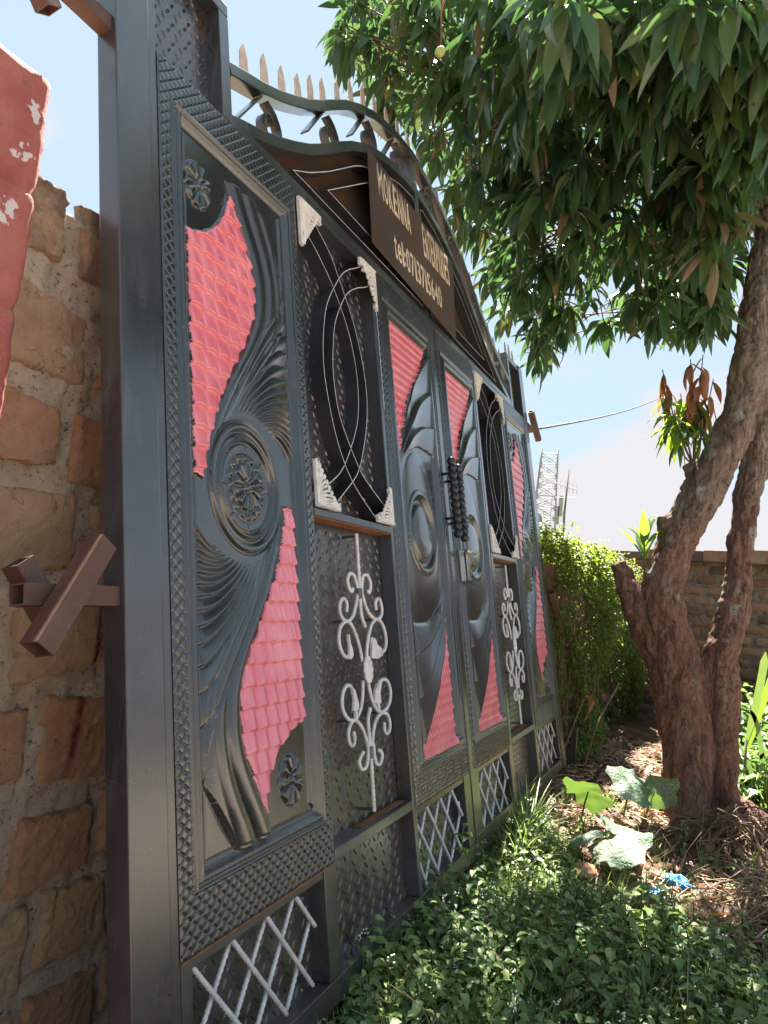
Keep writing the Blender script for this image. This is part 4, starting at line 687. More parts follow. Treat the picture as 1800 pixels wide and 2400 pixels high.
CLUSTERS = '''5.24,1.28,3.63;3.00,0.55,2.95;4.16,1.62,3.78;2.73,0.04,2.91;4.65,2.05,4.27;3.03,-0.20,3.31;2.72,-0.11,3.25;4.98,0.19,3.56;3.33,1.03,3.26;3.56,1.24,3.21;3.42,0.87,3.56;3.91,1.21,3.68;4.21,1.07,2.68;3.34,0.17,3.25;3.59,0.42,3.22;4.14,0.28,3.52;3.74,0.59,3.99;4.00,0.86,2.75;4.11,1.48,3.83;2.32,0.56,3.10;2.76,0.98,3.24;3.91,1.08,3.68;3.71,0.05,3.24;3.03,-0.08,3.26;4.46,0.04,3.18;5.05,1.52,3.29;2.29,0.13,3.15;2.41,0.63,3.31;5.60,0.68,3.40;3.97,2.12,4.50;3.81,2.02,4.38;2.51,-0.02,3.26;3.75,1.53,4.37;2.76,-0.12,3.18;5.60,0.28,3.32;2.06,0.39,2.82;3.27,2.08,4.52;3.11,1.88,4.00;4.08,0.75,3.12;3.99,2.07,4.22;3.50,1.57,4.58;4.13,-0.25,3.58;2.12,-0.03,2.93;3.69,1.51,4.44;2.68,0.78,3.35;3.51,0.69,3.67;3.36,1.71,4.06;3.53,1.13,4.02;2.39,0.02,3.06;3.77,1.60,3.68;4.20,1.22,3.35;2.88,0.17,3.57;4.60,1.67,3.53;3.52,0.42,3.98;3.68,-0.28,3.37;2.50,0.12,3.06;3.80,1.53,3.32;3.51,-0.15,3.22;4.48,-0.01,3.40;5.08,-0.03,3.84;5.42,1.34,3.17;4.45,1.51,3.21;4.05,0.90,2.64;2.49,0.44,2.91;4.69,0.18,3.71;4.11,0.61,4.01;3.87,2.17,4.94;3.93,1.24,3.94;2.54,0.30,2.92;2.28,0.69,3.06;3.27,-0.12,3.62;3.11,0.66,3.93;4.32,1.31,3.20;3.20,1.85,4.17;2.83,1.47,3.89;2.58,-0.16,3.20;4.15,2.26,4.70;2.94,-0.20,2.86;2.32,-0.21,3.03;5.48,0.91,3.17;4.00,0.56,3.77;2.23,0.18,2.99;4.26,0.94,3.72;3.88,1.12,2.88;2.06,0.51,2.93;3.95,-0.24,3.78;2.85,0.62,3.71;4.58,2.25,4.61;4.55,0.97,3.47;2.82,-0.12,3.29;4.71,0.05,3.25;3.16,0.03,2.98;4.80,0.21,3.11;3.28,1.45,4.04;3.07,0.90,3.33;2.80,1.18,3.88;4.51,1.75,4.15;2.98,0.36,3.30;3.67,-0.30,3.53;4.28,-0.03,3.94;4.08,0.50,3.57;3.81,0.97,2.98;4.49,1.87,4.19;3.41,0.03,3.14;2.68,-0.03,3.10;5.52,0.82,3.46;2.62,-0.24,2.93;4.07,0.88,3.47;3.24,-0.22,3.79;3.38,1.35,3.70;4.07,1.34,4.02;2.29,0.03,2.95;2.95,0.96,3.53;3.64,2.05,4.30;2.94,0.34,3.08;3.55,1.23,4.06;3.80,0.31,3.58;3.47,0.68,3.19;2.39,0.80,3.29;4.24,2.48,4.76;4.36,0.33,3.21;4.35,2.50,5.27;2.49,-0.08,2.98;3.17,0.99,3.19;4.36,0.62,3.17;2.78,0.04,3.37;2.72,-0.24,3.20;4.08,0.52,3.97;4.32,0.96,3.83;2.88,0.63,2.94;4.23,1.52,4.20;2.75,0.90,3.55;3.43,1.30,4.44;3.47,1.54,3.98;2.88,1.32,3.93;3.73,0.19,3.80;3.01,-0.11,3.58;3.69,2.02,4.11;2.96,-0.15,2.93;2.31,0.97,3.40;3.20,0.83,3.09;2.78,0.90,3.60;2.62,0.81,3.35;3.08,1.40,3.56;3.94,0.13,3.93;2.91,0.87,3.60;3.07,-0.05,3.24;3.60,0.50,3.85;3.15,0.78,3.04;5.24,1.77,3.65;2.88,1.52,3.95;3.97,0.96,2.86;4.29,0.97,3.72;3.31,1.72,4.44;3.58,1.19,3.87;2.57,0.26,3.31;2.72,0.38,3.48;2.94,0.31,3.49;4.56,0.31,3.21;3.03,1.23,3.30;1.86,0.16,2.73;4.11,1.70,4.20;2.89,0.40,3.28;3.32,-0.01,4.01;3.25,0.58,3.74;3.61,0.62,3.87;2.21,0.20,2.89;3.77,2.02,4.06;3.29,1.00,3.36;2.87,0.13,3.14;2.81,0.88,3.54;5.44,1.43,3.10;3.89,1.72,4.32;2.56,0.49,3.48;4.89,1.34,3.29;2.83,-0.13,3.10;4.35,0.82,2.95;3.29,0.46,4.00;3.65,0.71,3.80;4.58,2.37,4.70;2.56,0.29,3.11;3.35,0.57,2.98;4.54,1.49,3.16;3.81,0.91,3.43;5.65,0.30,3.50;2.44,0.51,2.99;4.35,0.13,3.33;4.06,1.17,3.47;3.47,1.81,4.53;4.26,1.33,3.59;4.45,-0.13,3.71;2.76,1.02,3.40;3.60,0.80,2.91;3.30,0.69,3.28;5.40,0.48,3.90;3.65,0.97,2.94;2.64,0.88,3.59;2.23,0.57,2.89;4.93,1.86,3.83;4.33,0.20,3.32;4.10,0.91,2.78;2.74,0.28,3.19;4.28,-0.12,3.77;2.67,0.40,3.08;2.88,-0.00,3.26;4.29,-0.39,3.80;3.96,-0.01,3.43;2.30,0.11,2.85;3.27,2.09,4.16;3.66,0.04,3.34;3.35,1.23,3.70;2.67,0.15,3.20;3.73,1.48,3.77;3.04,-0.25,3.24;3.81,1.71,4.08;3.56,-0.07,3.28;3.41,0.07,3.90;3.60,0.88,3.73;2.81,1.19,3.61;2.46,0.27,3.19;3.73,1.54,3.41;3.55,1.27,3.71;2.75,0.18,3.47;4.62,1.10,3.06;3.78,1.80,4.15;4.24,1.89,4.16;3.58,0.92,3.96;3.04,0.79,3.38;3.51,1.33,3.90;2.91,0.06,2.98;3.19,0.75,3.29;3.48,1.68,4.52;2.45,0.14,2.95;3.93,1.57,3.54;3.39,0.17,3.19;3.28,0.34,3.03;5.53,1.37,2.99;3.52,0.69,2.93;4.19,1.06,2.70;2.71,0.24,2.94;3.98,1.00,2.84;2.41,0.17,2.98;3.87,2.37,5.00;4.01,0.82,2.94;3.10,-0.28,3.57;2.53,0.49,3.46;4.34,1.70,4.32;2.75,0.18,3.48;3.34,0.46,2.88;4.12,1.16,2.87;2.48,0.76,3.30;3.59,-0.25,3.64;3.02,0.67,3.70;2.16,-0.06,2.81;4.76,1.92,4.12;2.56,-0.05,2.86;3.45,0.49,3.05;4.38,2.25,4.57;3.05,1.57,3.93;2.07,0.09,2.80;5.63,0.63,3.61;3.27,1.00,3.08;4.56,1.65,4.01;3.56,1.32,3.71;3.68,2.25,4.88;2.20,0.73,3.14;5.54,0.39,3.57;3.59,0.11,3.23;4.24,0.65,3.28;2.38,0.22,3.13;4.47,0.20,3.90;3.80,0.74,3.89;3.96,1.05,3.47;3.58,-0.04,3.79;2.98,0.49,3.17;4.09,0.76,3.99;3.16,0.68,2.90;2.97,1.46,3.93;2.91,1.43,3.80;3.08,1.02,3.82;2.71,0.83,3.50;2.62,0.07,2.88;2.46,0.85,3.10;3.53,-0.00,3.06;4.23,2.25,4.54;2.97,1.39,3.99;4.31,1.39,3.29;2.27,-0.00,2.94;2.77,0.82,3.64;3.87,0.15,3.86;3.04,0.57,3.50;4.91,0.41,3.42;2.18,0.63,3.17;3.90,1.94,4.71;3.80,2.46,4.74;4.01,0.67,3.73;3.35,1.46,3.96;2.39,-0.05,3.09;3.71,0.52,3.02;3.60,1.52,4.51;2.63,0.57,3.50;5.38,0.36,3.68;3.84,0.90,4.05;4.04,1.55,3.86;2.52,0.05,2.87;4.37,0.66,3.52;4.63,0.16,3.38;2.68,0.11,3.25;2.08,0.45,2.93;3.10,1.99,3.99;4.53,0.31,3.28;3.25,0.68,3.89;4.31,0.53,3.43;4.27,1.51,3.46;2.11,0.45,3.02;1.90,0.03,2.72;3.14,1.46,3.76;4.50,0.24,3.70;4.06,2.44,5.17;2.44,0.37,3.04;3.23,0.22,3.95;3.84,2.38,4.66;1.90,0.54,2.85;4.30,0.70,2.78;4.04,1.14,3.46;2.96,0.20,3.18;3.04,0.30,3.74;5.32,0.44,4.03;3.41,0.63,2.98;3.37,0.45,3.68;3.20,2.06,4.18;3.91,1.03,2.66;2.19,0.42,3.11;2.98,1.16,3.71;3.26,1.13,3.70;3.01,1.86,4.24;2.56,0.21,3.05;2.47,0.28,3.31;3.30,1.01,3.92;3.42,1.12,3.75;2.39,-0.03,2.88;3.58,-0.28,3.31;4.43,1.00,2.96;3.13,0.12,2.93;2.65,0.85,3.63;2.86,0.86,3.24;2.75,0.77,3.13;1.96,0.52,2.92;4.58,1.08,2.87;3.73,2.30,4.74;2.97,0.46,3.77;3.06,0.77,2.95;2.10,-0.02,2.86;3.64,0.86,3.37;2.77,-0.15,3.44;4.83,1.19,3.18;2.71,0.10,3.30;4.43,0.09,3.03;3.32,0.22,3.52;2.31,0.31,3.05;4.64,0.11,3.47;2.71,0.24,3.41;3.81,1.87,4.93;4.60,0.38,3.40;2.61,-0.24,2.87;2.54,-0.12,3.16;3.47,-0.00,3.58;4.09,-0.29,3.87;3.07,-0.18,3.54;3.07,0.53,3.23;3.26,1.91,4.47;4.71,1.24,3.81;4.03,1.57,3.42;2.56,0.56,3.16;4.20,1.56,3.47;4.08,0.59,3.49;4.06,0.70,3.31;2.88,0.84,3.40;2.24,0.07,2.82;4.35,2.39,5.25;2.56,0.89,3.49;3.00,0.24,2.98;2.77,0.62,3.59;2.60,-0.14,3.28;3.36,1.78,4.37;3.57,0.74,3.71;2.99,0.68,3.72;2.70,0.24,3.22;4.89,0.12,3.19;2.83,0.62,3.45;3.69,-0.04,3.82;2.96,-0.23,3.49;2.14,0.66,2.98;2.78,0.96,3.78;3.81,0.96,3.85;3.28,-0.27,3.07;4.13,0.59,3.85;2.40,0.96,3.27;4.04,2.04,4.92;5.14,0.44,3.93;3.90,1.96,4.26;3.00,-0.00,3.24;3.47,1.36,3.83;2.05,0.38,2.99;3.29,-0.07,3.79;3.23,0.13,3.20;2.84,-0.22,3.12;3.97,2.03,4.17;4.04,1.85,3.95;4.35,1.23,3.14;4.66,1.54,3.39;3.48,0.92,4.04;3.97,1.91,4.03;2.58,-0.15,2.89;3.74,-0.12,3.74;2.49,0.37,2.91;3.39,0.36,3.40;2.69,1.31,3.79;2.29,0.30,3.02;2.94,0.46,3.31;4.20,1.09,3.01;3.67,0.48,3.66;3.33,0.14,3.13;2.80,-0.24,3.06;2.36,0.35,3.26;2.71,0.21,3.05;3.01,0.82,2.92;4.59,0.16,3.27;4.69,1.18,2.70;2.41,-0.12,2.94;2.08,0.47,2.87;3.58,0.36,3.59;4.22,1.85,4.42;2.44,0.42,3.18;3.68,2.12,4.73;3.23,1.78,3.92;3.64,1.79,3.97;2.90,1.40,3.76;3.21,-0.21,3.23;5.16,0.17,3.31;4.12,0.94,2.83;2.22,0.24,3.12;3.18,1.12,4.00;3.37,0.02,3.57;3.95,1.18,3.14;3.77,0.58,3.04;3.88,0.39,3.42;2.83,0.60,3.75;3.03,0.58,3.77;4.26,0.37,3.65;3.24,1.04,3.30;3.42,0.71,3.21;3.85,1.38,4.25;3.82,0.21,3.42;2.98,-0.02,3.08;4.11,0.94,3.75;3.25,0.25,3.00;4.84,1.72,3.95;4.02,1.83,4.70;2.60,-0.05,3.31;5.16,0.53,3.54;2.03,0.30,2.87;4.88,1.12,3.78;3.45,1.95,4.18;3.08,1.68,4.11;4.22,-0.22,3.73;2.99,0.57,3.37;4.08,1.17,3.70;2.48,0.75,3.11;3.30,0.79,3.71;3.06,0.14,3.01;2.54,0.34,3.26;5.11,0.12,3.24;2.73,0.31,3.47;2.41,0.52,3.04;2.64,0.21,3.12;3.83,1.10,2.89;4.03,2.36,4.73;2.99,0.64,3.19;2.12,0.44,3.02;2.57,0.75,3.34;2.28,0.88,3.25;4.71,1.56,3.60;2.52,0.62,3.42;2.24,-0.08,2.99;3.62,0.99,3.10;3.18,1.16,4.19;3.09,1.26,3.63;3.37,1.61,3.76;2.40,-0.04,2.90;4.51,0.05,3.36;2.75,0.61,3.54;3.43,-0.32,3.28;2.44,0.75,2.95;2.96,0.46,3.01;2.73,-0.15,3.40;3.72,0.33,3.22;2.32,0.06,2.98;2.99,0.35,3.74;3.42,-0.28,3.15;3.43,1.08,3.05;3.32,0.70,3.13;3.02,1.90,4.13;4.62,0.29,3.11;3.28,0.73,3.27;3.43,1.22,3.16;2.94,0.15,2.90;4.19,0.83,3.58;4.17,2.44,5.14;2.79,-0.09,2.90;4.29,2.42,5.16;4.04,1.14,3.73;4.10,1.67,3.66;2.36,0.70,3.19;3.74,2.03,4.08;2.57,-0.15,2.91;4.10,-0.40,3.42;3.42,-0.07,3.41;2.54,0.98,3.24;3.83,1.67,4.25;4.06,0.76,2.93;3.42,1.07,3.76;2.64,0.84,3.50;2.45,0.37,3.21;3.73,0.85,2.93;3.28,1.07,3.22;4.39,1.06,3.84;3.96,-0.32,3.60;3.03,-0.09,3.53;2.99,0.51,3.50;4.76,0.37,3.52;2.89,0.07,3.40;3.74,0.43,3.61;1.78,0.45,2.74;3.83,-0.22,3.68;4.10,1.02,2.57;3.98,2.21,4.80;3.31,0.66,3.12;3.06,-0.10,2.98;2.81,0.53,3.52;3.32,0.94,3.30;2.68,0.38,3.13;3.33,1.41,4.07;3.00,-0.22,3.49;4.65,-0.06,3.87;3.43,0.81,3.16;3.91,-0.00,3.26;3.66,0.92,2.82;2.04,0.28,2.89;2.34,-0.15,2.84;2.13,0.46,3.08;3.04,0.83,3.84;3.25,0.95,2.98;2.76,-0.21,3.19;3.23,1.87,4.08;2.41,0.77,3.30;3.21,0.58,3.69;3.63,2.26,4.56;3.90,-0.30,3.62;2.31,0.73,3.05;4.24,2.37,5.21;2.85,0.21,3.41;3.22,0.84,4.01;4.56,1.44,4.02;3.31,0.14,3.57;2.92,0.73,3.42;3.49,1.38,4.30;2.85,-0.19,3.12;3.45,0.46,4.00;4.57,0.43,3.36;3.26,1.80,3.86;3.51,0.49,3.91;4.49,2.45,4.66;3.84,0.50,3.63;3.42,1.04,4.03;3.25,1.23,3.18;3.25,0.93,3.74;3.49,0.64,2.91;2.97,0.76,3.14;3.50,0.16,3.06;2.72,0.33,2.91;4.38,0.52,3.32;2.17,0.83,3.18;2.16,0.54,2.87;2.16,0.03,2.95;3.26,-0.19,3.55;4.31,0.92,3.71;3.75,1.37,3.94;3.38,1.80,4.30;2.63,0.79,3.11;3.14,-0.10,3.09;4.20,1.87,4.13;2.10,0.10,2.91;2.85,0.48,3.28;2.76,1.14,3.58;3.75,0.63,3.35;4.21,1.40,3.95;3.16,0.12,3.30;1.90,0.14,2.74;3.37,0.27,2.98;3.53,0.46,3.54;3.39,1.48,4.47;2.99,1.06,3.20;3.52,1.59,3.65;2.83,0.62,3.28;2.28,0.19,3.06;2.90,0.63,3.00;4.03,1.63,4.11;3.64,-0.01,3.76;2.96,-0.00,3.13;2.72,-0.20,3.19;3.56,0.50,2.94;3.33,1.24,4.02;2.19,-0.07,2.88;3.12,0.61,3.84;3.39,1.91,4.10;4.13,-0.15,3.71;4.12,0.71,3.68;4.24,1.93,4.54;3.54,0.51,3.51;4.68,0.17,3.31;5.63,1.15,3.26;3.20,1.30,3.55;3.36,1.28,3.33;3.25,0.24,3.96;3.24,0.87,3.50;3.91,1.79,3.87;4.01,0.96,3.52;2.23,-0.08,2.87;3.67,0.92,2.90;2.97,-0.15,3.45;4.13,1.19,3.37;3.47,1.56,3.48;3.20,0.08,3.08;2.79,0.82,3.04;4.23,1.27,3.30;2.74,0.02,3.28;3.12,1.34,3.69;3.21,0.53,3.24;5.87,1.44,3.24;2.41,0.18,2.96;3.75,2.28,4.41;3.98,0.97,2.96;2.81,0.37,3.06;3.13,0.11,3.34;3.50,1.77,4.50;3.41,0.71,2.90;3.27,0.14,3.92;5.09,1.75,3.86;3.55,0.44,3.32;4.32,2.03,4.51;3.11,1.91,4.18;4.44,0.77,3.27;3.37,0.62,3.83;4.98,0.10,3.32;3.17,0.76,3.38;4.29,0.51,3.47;4.35,1.95,4.24;3.89,0.57,3.01;4.99,1.09,3.17;5.40,0.47,3.50;5.73,0.68,3.61;1.89,0.44,2.78;3.60,1.12,3.49;4.51,0.33,3.75;3.32,0.24,3.33;3.12,1.66,4.28;3.49,1.16,3.28;3.29,-0.10,3.69;3.50,0.68,3.86;3.12,0.60,3.81;4.32,1.65,3.67;4.62,0.18,3.27;3.05,0.52,2.99;4.29,1.05,3.04;3.61,1.06,3.44;2.99,1.16,3.51;4.77,1.48,3.11;4.86,1.48,3.10;3.50,0.07,3.11;3.72,2.02,4.30;4.39,2.11,4.80;4.47,0.67,2.87;3.34,1.54,3.84;2.57,0.92,3.33;3.09,0.24,2.93;3.71,-0.70,3.04;3.02,-1.46,3.03;2.70,-0.37,4.45;0.20,-1.08,4.00;2.99,-1.13,3.96;0.68,-1.53,3.33;2.38,-2.94,4.20;4.77,-2.93,4.43;4.00,-0.56,3.86;5.71,-0.76,3.92;2.80,-0.71,4.27;0.38,-2.30,3.87;1.83,-3.11,3.89;-0.27,-2.76,3.08;2.22,-2.51,3.41;1.65,-0.62,3.58;1.28,-1.98,4.30;1.99,-0.60,2.96;3.45,-1.99,3.84;0.66,-2.73,4.19;3.15,0.21,3.11;3.57,0.06,3.26;3.45,0.24,3.00;3.14,0.12,2.99;3.34,0.10,2.76;3.61,0.18,3.19;3.48,0.20,3.25;3.46,0.21,2.86;3.51,0.03,3.16;3.25,0.21,2.79;3.47,0.13,2.88;3.43,0.15,3.14;3.18,0.14,3.02;3.10,0.07,3.06;3.30,0.07,2.89;3.13,0.21,3.11;3.52,0.10,3.20;3.47,0.10,3.07;3.30,0.16,2.75;3.40,0.23,2.76;3.03,0.04,2.99;3.12,0.11,2.66;3.30,0.11,2.81;3.43,0.13,2.79;3.62,0.08,3.02;3.13,0.15,2.84;3.69,0.17,2.98;3.39,0.16,2.87;3.19,0.08,2.96;3.01,0.17,2.81;3.34,0.05,3.11;3.56,0.14,3.19;3.11,0.04,2.73;3.07,0.12,2.76;3.45,-0.18,3.27;2.72,-0.08,3.16;3.06,-0.17,3.33;3.24,-0.14,3.33;2.97,-0.00,3.08;2.79,-0.17,3.03;2.73,-0.05,2.96;2.93,-0.19,3.01;3.22,-0.14,3.05;3.27,-0.08,3.24;2.63,-0.12,3.01;3.27,-0.05,3.37;2.77,0.00,2.86;3.33,-0.05,3.43;2.72,-0.18,3.14;3.32,-0.09,3.48;3.08,-0.12,3.27;3.42,-0.17,3.22;3.45,-0.09,3.31;3.08,-0.11,3.09;2.67,-0.05,3.06;3.05,-0.05,3.26;3.29,-0.16,3.22;3.13,-0.12,3.22;2.92,-0.15,2.93;2.62,-0.16,3.00;4.87,0.20,3.45;4.95,0.23,3.60;5.07,0.16,3.36;5.02,0.27,3.51;4.41,0.30,3.19;4.20,0.51,3.06;4.60,0.13,3.33;4.40,0.25,3.01;4.05,0.46,3.21;4.53,0.17,3.25;4.31,0.46,3.31;4.32,0.06,3.08;4.18,0.28,3.06;4.17,0.37,2.76;4.18,0.51,2.85;4.40,0.07,2.81;4.42,0.12,3.33;5.08,0.35,3.41;4.81,0.21,3.26;4.24,0.19,3.22;4.10,0.40,2.68;4.47,0.45,3.30;4.04,0.09,2.75;4.31,0.46,2.89;4.80,0.17,3.16;4.17,0.20,2.93;4.82,0.17,3.21;4.49,0.64,3.34;4.80,0.19,3.33;4.59,0.68,3.48;4.31,0.07,3.12;4.41,0.42,3.04;3.98,0.36,2.75;5.14,0.14,3.22;4.35,0.13,2.87;4.38,0.17,3.00;5.11,0.19,3.38;5.10,0.23,3.12;4.73,0.29,2.97;4.87,0.34,2.96;4.79,0.23,2.93;4.68,0.66,3.11;4.92,0.21,2.99;5.18,0.06,3.20;4.52,0.39,3.29;4.82,0.11,3.02;3.91,0.35,2.99;5.09,0.44,3.38;4.50,0.30,3.07;4.62,0.66,3.34;4.61,0.21,2.88;4.91,0.24,3.10;4.97,0.28,3.56;4.56,0.25,3.33;4.64,0.59,3.49;4.12,0.19,2.94;4.10,0.42,3.18;4.14,0.30,2.88;4.11,0.10,2.88;4.95,0.36,3.35;4.61,0.22,3.41;4.42,0.51,3.02;4.85,0.60,3.04;4.27,0.47,3.21;4.64,0.21,2.92;4.08,0.60,3.24;4.55,0.19,3.33'''

# ------------------------------------------------------------------ ground
def axis(fine0, fine1, st, far): 
    a = list(np.arange(fine0, fine1, st)); l = [fine0]; s = st
    while l[-1] > -far: s *= 1.5; l.append(l[-1]-s)
    r = [a[-1]]; s = st
    while r[-1] < far: s *= 1.5; r.append(r[-1]+s)
    return np.array(l[:0:-1]+a+r[1:])
xs = axis(-1, 9, .04, 600); ys = axis(-2.5, 1.2, .04, 600); GX, GY = np.meshgrid(xs, ys)
GZ = gh(GX, GY)+np.where((GX > 1) & (GX < 8), .012*rng.randn(*GX.shape)*.6, 0); n_, m_ = len(ys), len(xs); ix = np.arange(n_*m_).reshape(n_, m_)
link(mk(np.c_[GX.ravel(), GY.ravel(), GZ.ravel()], np.stack([ix[:-1, :-1], ix[:-1, 1:], ix[1:, 1:], ix[1:, :-1]], -1).reshape(-1, 4)), 'ground', None, (M['soil'],), True, kind='structure')

# ------------------------------------------------------------------ brick wall behind the gate
wall = empty('brick_wall', (4.045, 1.362, .022), 'rough boundary wall of big orange bricks and crumbly mortar behind the gate', 'wall')
WY = 1.2
def fb(v): return mnoise.noise(Vector(v))
xs = np.r_[np.arange(-1.0, 1.9, .014), np.arange(1.9, 5.0, .12)]; prof = [(0, z) for z in np.arange(-.1, 1.80, .014)]+[(y, 1.80) for y in (.01, .04, .08, .12, .16, .19)]+[(.2, z) for z in (1.79, 1.2, .6, -.1)]
V = []
for x in xs:
    near = x < 1.9
    for (y, z) in prof:
        if near and y < .19:
            a = fb((x*9, z*9, 1.3)); b = fb((x*30, z*30, 5)); c = fb((x*75, z*75, 9)); dy = -.016*a-.012*b-.006*c
            dz = (.03*fb((x*7, y*7, 3))+.02*b)*max(0, (z-1.6)/.2) if z > 1.6 else 0
            V.append((x-4, WY+y+dy-1.3+.004, z+dz))
        else: V.append((x-4, WY+y-1.3+.02*fb((x*3, z*3, 0)), z))
n_, m_ = len(xs), len(prof); ix = np.arange(n_*m_).reshape(n_, m_)
link(mk(V, np.stack([ix[:-1, :-1], ix[1:, :-1], ix[1:, 1:], ix[:-1, 1:]], -1).reshape(-1, 4)), 'mortar', wall, (M['mortar'],), True)
def brickmesh(w, h, d, seed, nx=16, nz=12, rough=1.0, quad=None):
    """rough brick, front face towards -y, rounded worn edges"""
    V = []; F = []
    for j in range(nz+1):
        for i in range(nx+1):
            a = i/nx*2-1; b = j/nz*2-1; e = max(abs(a), abs(b)); x = a*w/2; z = b*h/2
            if quad is not None:
                s, t = (a+1)/2, (b+1)/2; q = (1-s)*(1-t)*np.array(quad[3])+s*(1-t)*np.array(quad[2])+s*t*np.array(quad[1])+(1-s)*t*np.array(quad[0]); x, z = q
            r = (a**6+b**6)**(1/6); k = 1/max(1, r/1.0) if max(abs(a), abs(b)) > .7 else 1
            x2, z2 = (x*k if quad is None else x), (z*k if quad is None else z)
            x2 += rough*(.010*fb((a*2.1+seed, b*2.1, 7.7))+.006*fb((a*7+seed, b*7, 1.7))*e*e); z2 += rough*(.010*fb((a*2.1, b*2.1+seed, 3.3))+.006*fb((a*7, b*7+seed, 9.3))*e*e)
            y = -d*(1-max(0, (e-.89)/.11)**3*1.3)+rough*(.006*fb((x*9+seed, z*9, 0))+.004*abs(fb((x*26+seed, z*26, 2)))+.003*fb((x*60+seed, z*60, 4))+.002*fb((x*120+seed, z*120, 4)))
            V.append((x2, y, z2))
    for j in range(nz):
        for i in range(nx): p = j*(nx+1)+i; F.append((p, p+1, p+nx+2, p+nx+1))
    b0 = len(V); ring = [i for i in range(nx+1)]+[(j+1)*(nx+1)-1 for j in range(1, nz+1)]+[nz*(nx+1)+i for i in range(nx-1, -1, -1)]+[j*(nx+1) for j in range(nz-1, 0, -1)]
    for i in ring: V.append((V[i][0], .03, V[i][2]))
    n = len(ring)
    for k in range(n): F.append((ring[k], b0+k, b0+(k+1) % n, ring[(k+1) % n]))
    return mk(V, F)
meas = {0: [((.83, 1.84), (.93, 1.835), (.955, 1.70), (.84, 1.69)), ((.99, 1.84), (1.20, 1.835), (1.21, 1.675), (1.005, 1.68))],
        1: [((.84, 1.635), (1.03, 1.60), (1.05, 1.46), (.85, 1.47))], 2: [((.80, 1.42), (1.0, 1.395), (1.012, 1.275), (.82, 1.27)), ((1.04, 1.40), (1.24, 1.38), (1.25, 1.24), (1.05, 1.255))],
        3: [((.85, 1.215), (1.075, 1.222), (1.09, 1.065), (.86, 1.06))], 4: [((.965, 1.0), (1.18, .995), (1.19, .865), (.98, .83))],
        5: [((.82, .785), (1.03, .775), (1.04, .64), (.83, .63)), ((1.07, .79), (1.27, .775), (1.285, .59), (1.085, .62))], 6: [((1.05, .55), (1.24, .535), (1.245, .41), (1.04, .395)), ((1.27, .56), (1.46, .55), (1.47, .41), (1.275, .42))],
        7: [((.90, .36), (1.10, .355), (1.11, .20), (.90, .205)), ((1.14, .375), (1.31, .36), (1.325, .21), (1.14, .215))], 8: [((1.13, .15), (1.32, .15), (1.32, .0), (1.13, .0)), ((1.34, .16), (1.53, .16), (1.54, .02), (1.355, .03))]}
rz = [(1.69, 1.835), (1.47, 1.62), (1.265, 1.40), (1.065, 1.215), (.85, .995), (.63, .78), (.40, .55), (.205, .36), (.01, .15)]
sd_ = 0
for r_, (z0, z1) in enumerate(rz):
    qs = [list(q) for q in meas[r_]]; xr = max(p[0] for q in qs for p in q); xl = min(p[0] for q in qs for p in q)
    while xr < 2.2: w = rnd.uniform(.19, .23); xr += .035; qs.append([(xr, z1), (xr+w, z1-.005), (xr+w, z0), (xr, z0)]); xr += w
    while xl > .3: w = rnd.uniform(.19, .23); xl -= .04; qs.append([(xl-w, z1), (xl, z1), (xl, z0), (xl-w, z0)]); xl -= w
    for q in qs:
        cx = sum(p[0] for p in q)/4; cz = sum(p[1] for p in q)/4; q = [(cx+(p[0]-cx)*1.02, cz+(p[1]-cz)*1.04) for p in q]; sd_ += 1; w = abs(q[1][0]-q[0][0]); h = abs(q[0][1]-q[3][1])
        me = brickmesh(w, h, rnd.uniform(.008, .016), sd_*3.7, 34, 26, 1.0, [(p[0]-cx, p[1]-cz) for p in q]); link(me, 'brick', wall, (M['brick'],), True, loc=(cx-4, WY-1.3, cz))
# pillar of pink painted masonry at the left
PY = 1.10; xs = np.arange(-.3, .806, .012); zs = np.arange(-.1, 1.952, .012); V = []; jz = [1.74, 1.535, 1.33, 1.13, .93, .73, .53, .33, .13]
def pil(x, z):
    gz = min(abs(z-q-.012*fb((x*9, q, 0))) for q in jz); g = .014*math.exp(-(gz/.008)**2)*max(0, min(1, .7+1.6*fb((x*6, z*4, 8)))) ; jx = abs(((x+.1*(int((z-.13)/.2) % 2)) % .22)-.11)
    return .8*g+.005*fb((x*11, z*11, 2))+.004*fb((x*34, z*34, 6))+.003*fb((x*80, z*80, 6))+.006*fb((x*3, z*3, 1))
m_ = len(zs)
for x in xs:
    for z in zs:
        e = max(0, 1-(.806-x)/.02); t = max(0, 1-(1.952-z)/.02); V.append((x, PY+pil(x, z)+.012*e*e+.012*t*t+.0, z+.01*fb((x*5, 0, 4))*max(0, z-1.5)))
n_ = len(xs); ix = np.arange(n_*m_).reshape(n_, m_); F = np.stack([ix[:-1, :-1], ix[1:, :-1], ix[1:, 1:], ix[:-1, 1:]], -1).reshape(-1, 4).tolist()
b = len(V); edge = [ix[i, m_-1] for i in range(n_)]+[ix[n_-1, j] for j in range(m_-2, -1, -1)]
for i in edge: V.append((V[i][0]-(0.005 if V[i][0] > .79 else 0), 1.42, V[i][2]-.003))
for k in range(len(edge)-1): F.append((edge[k], edge[k+1], b+k+1, b+k))
po = link(mk(V, F), 'gate_pillar', None, (M['pillar'],), True, 'pink painted masonry pillar with white paint blots left of the brick wall', 'pillar')

# ------------------------------------------------------------------ far brick wall
fw = empty('garden_wall', (7.4, 0, 0), 'low brown brick wall across the far end behind the mango tree', 'wall', rot=(0, 0, math.radians(-38)+math.pi/2+math.radians(20)))
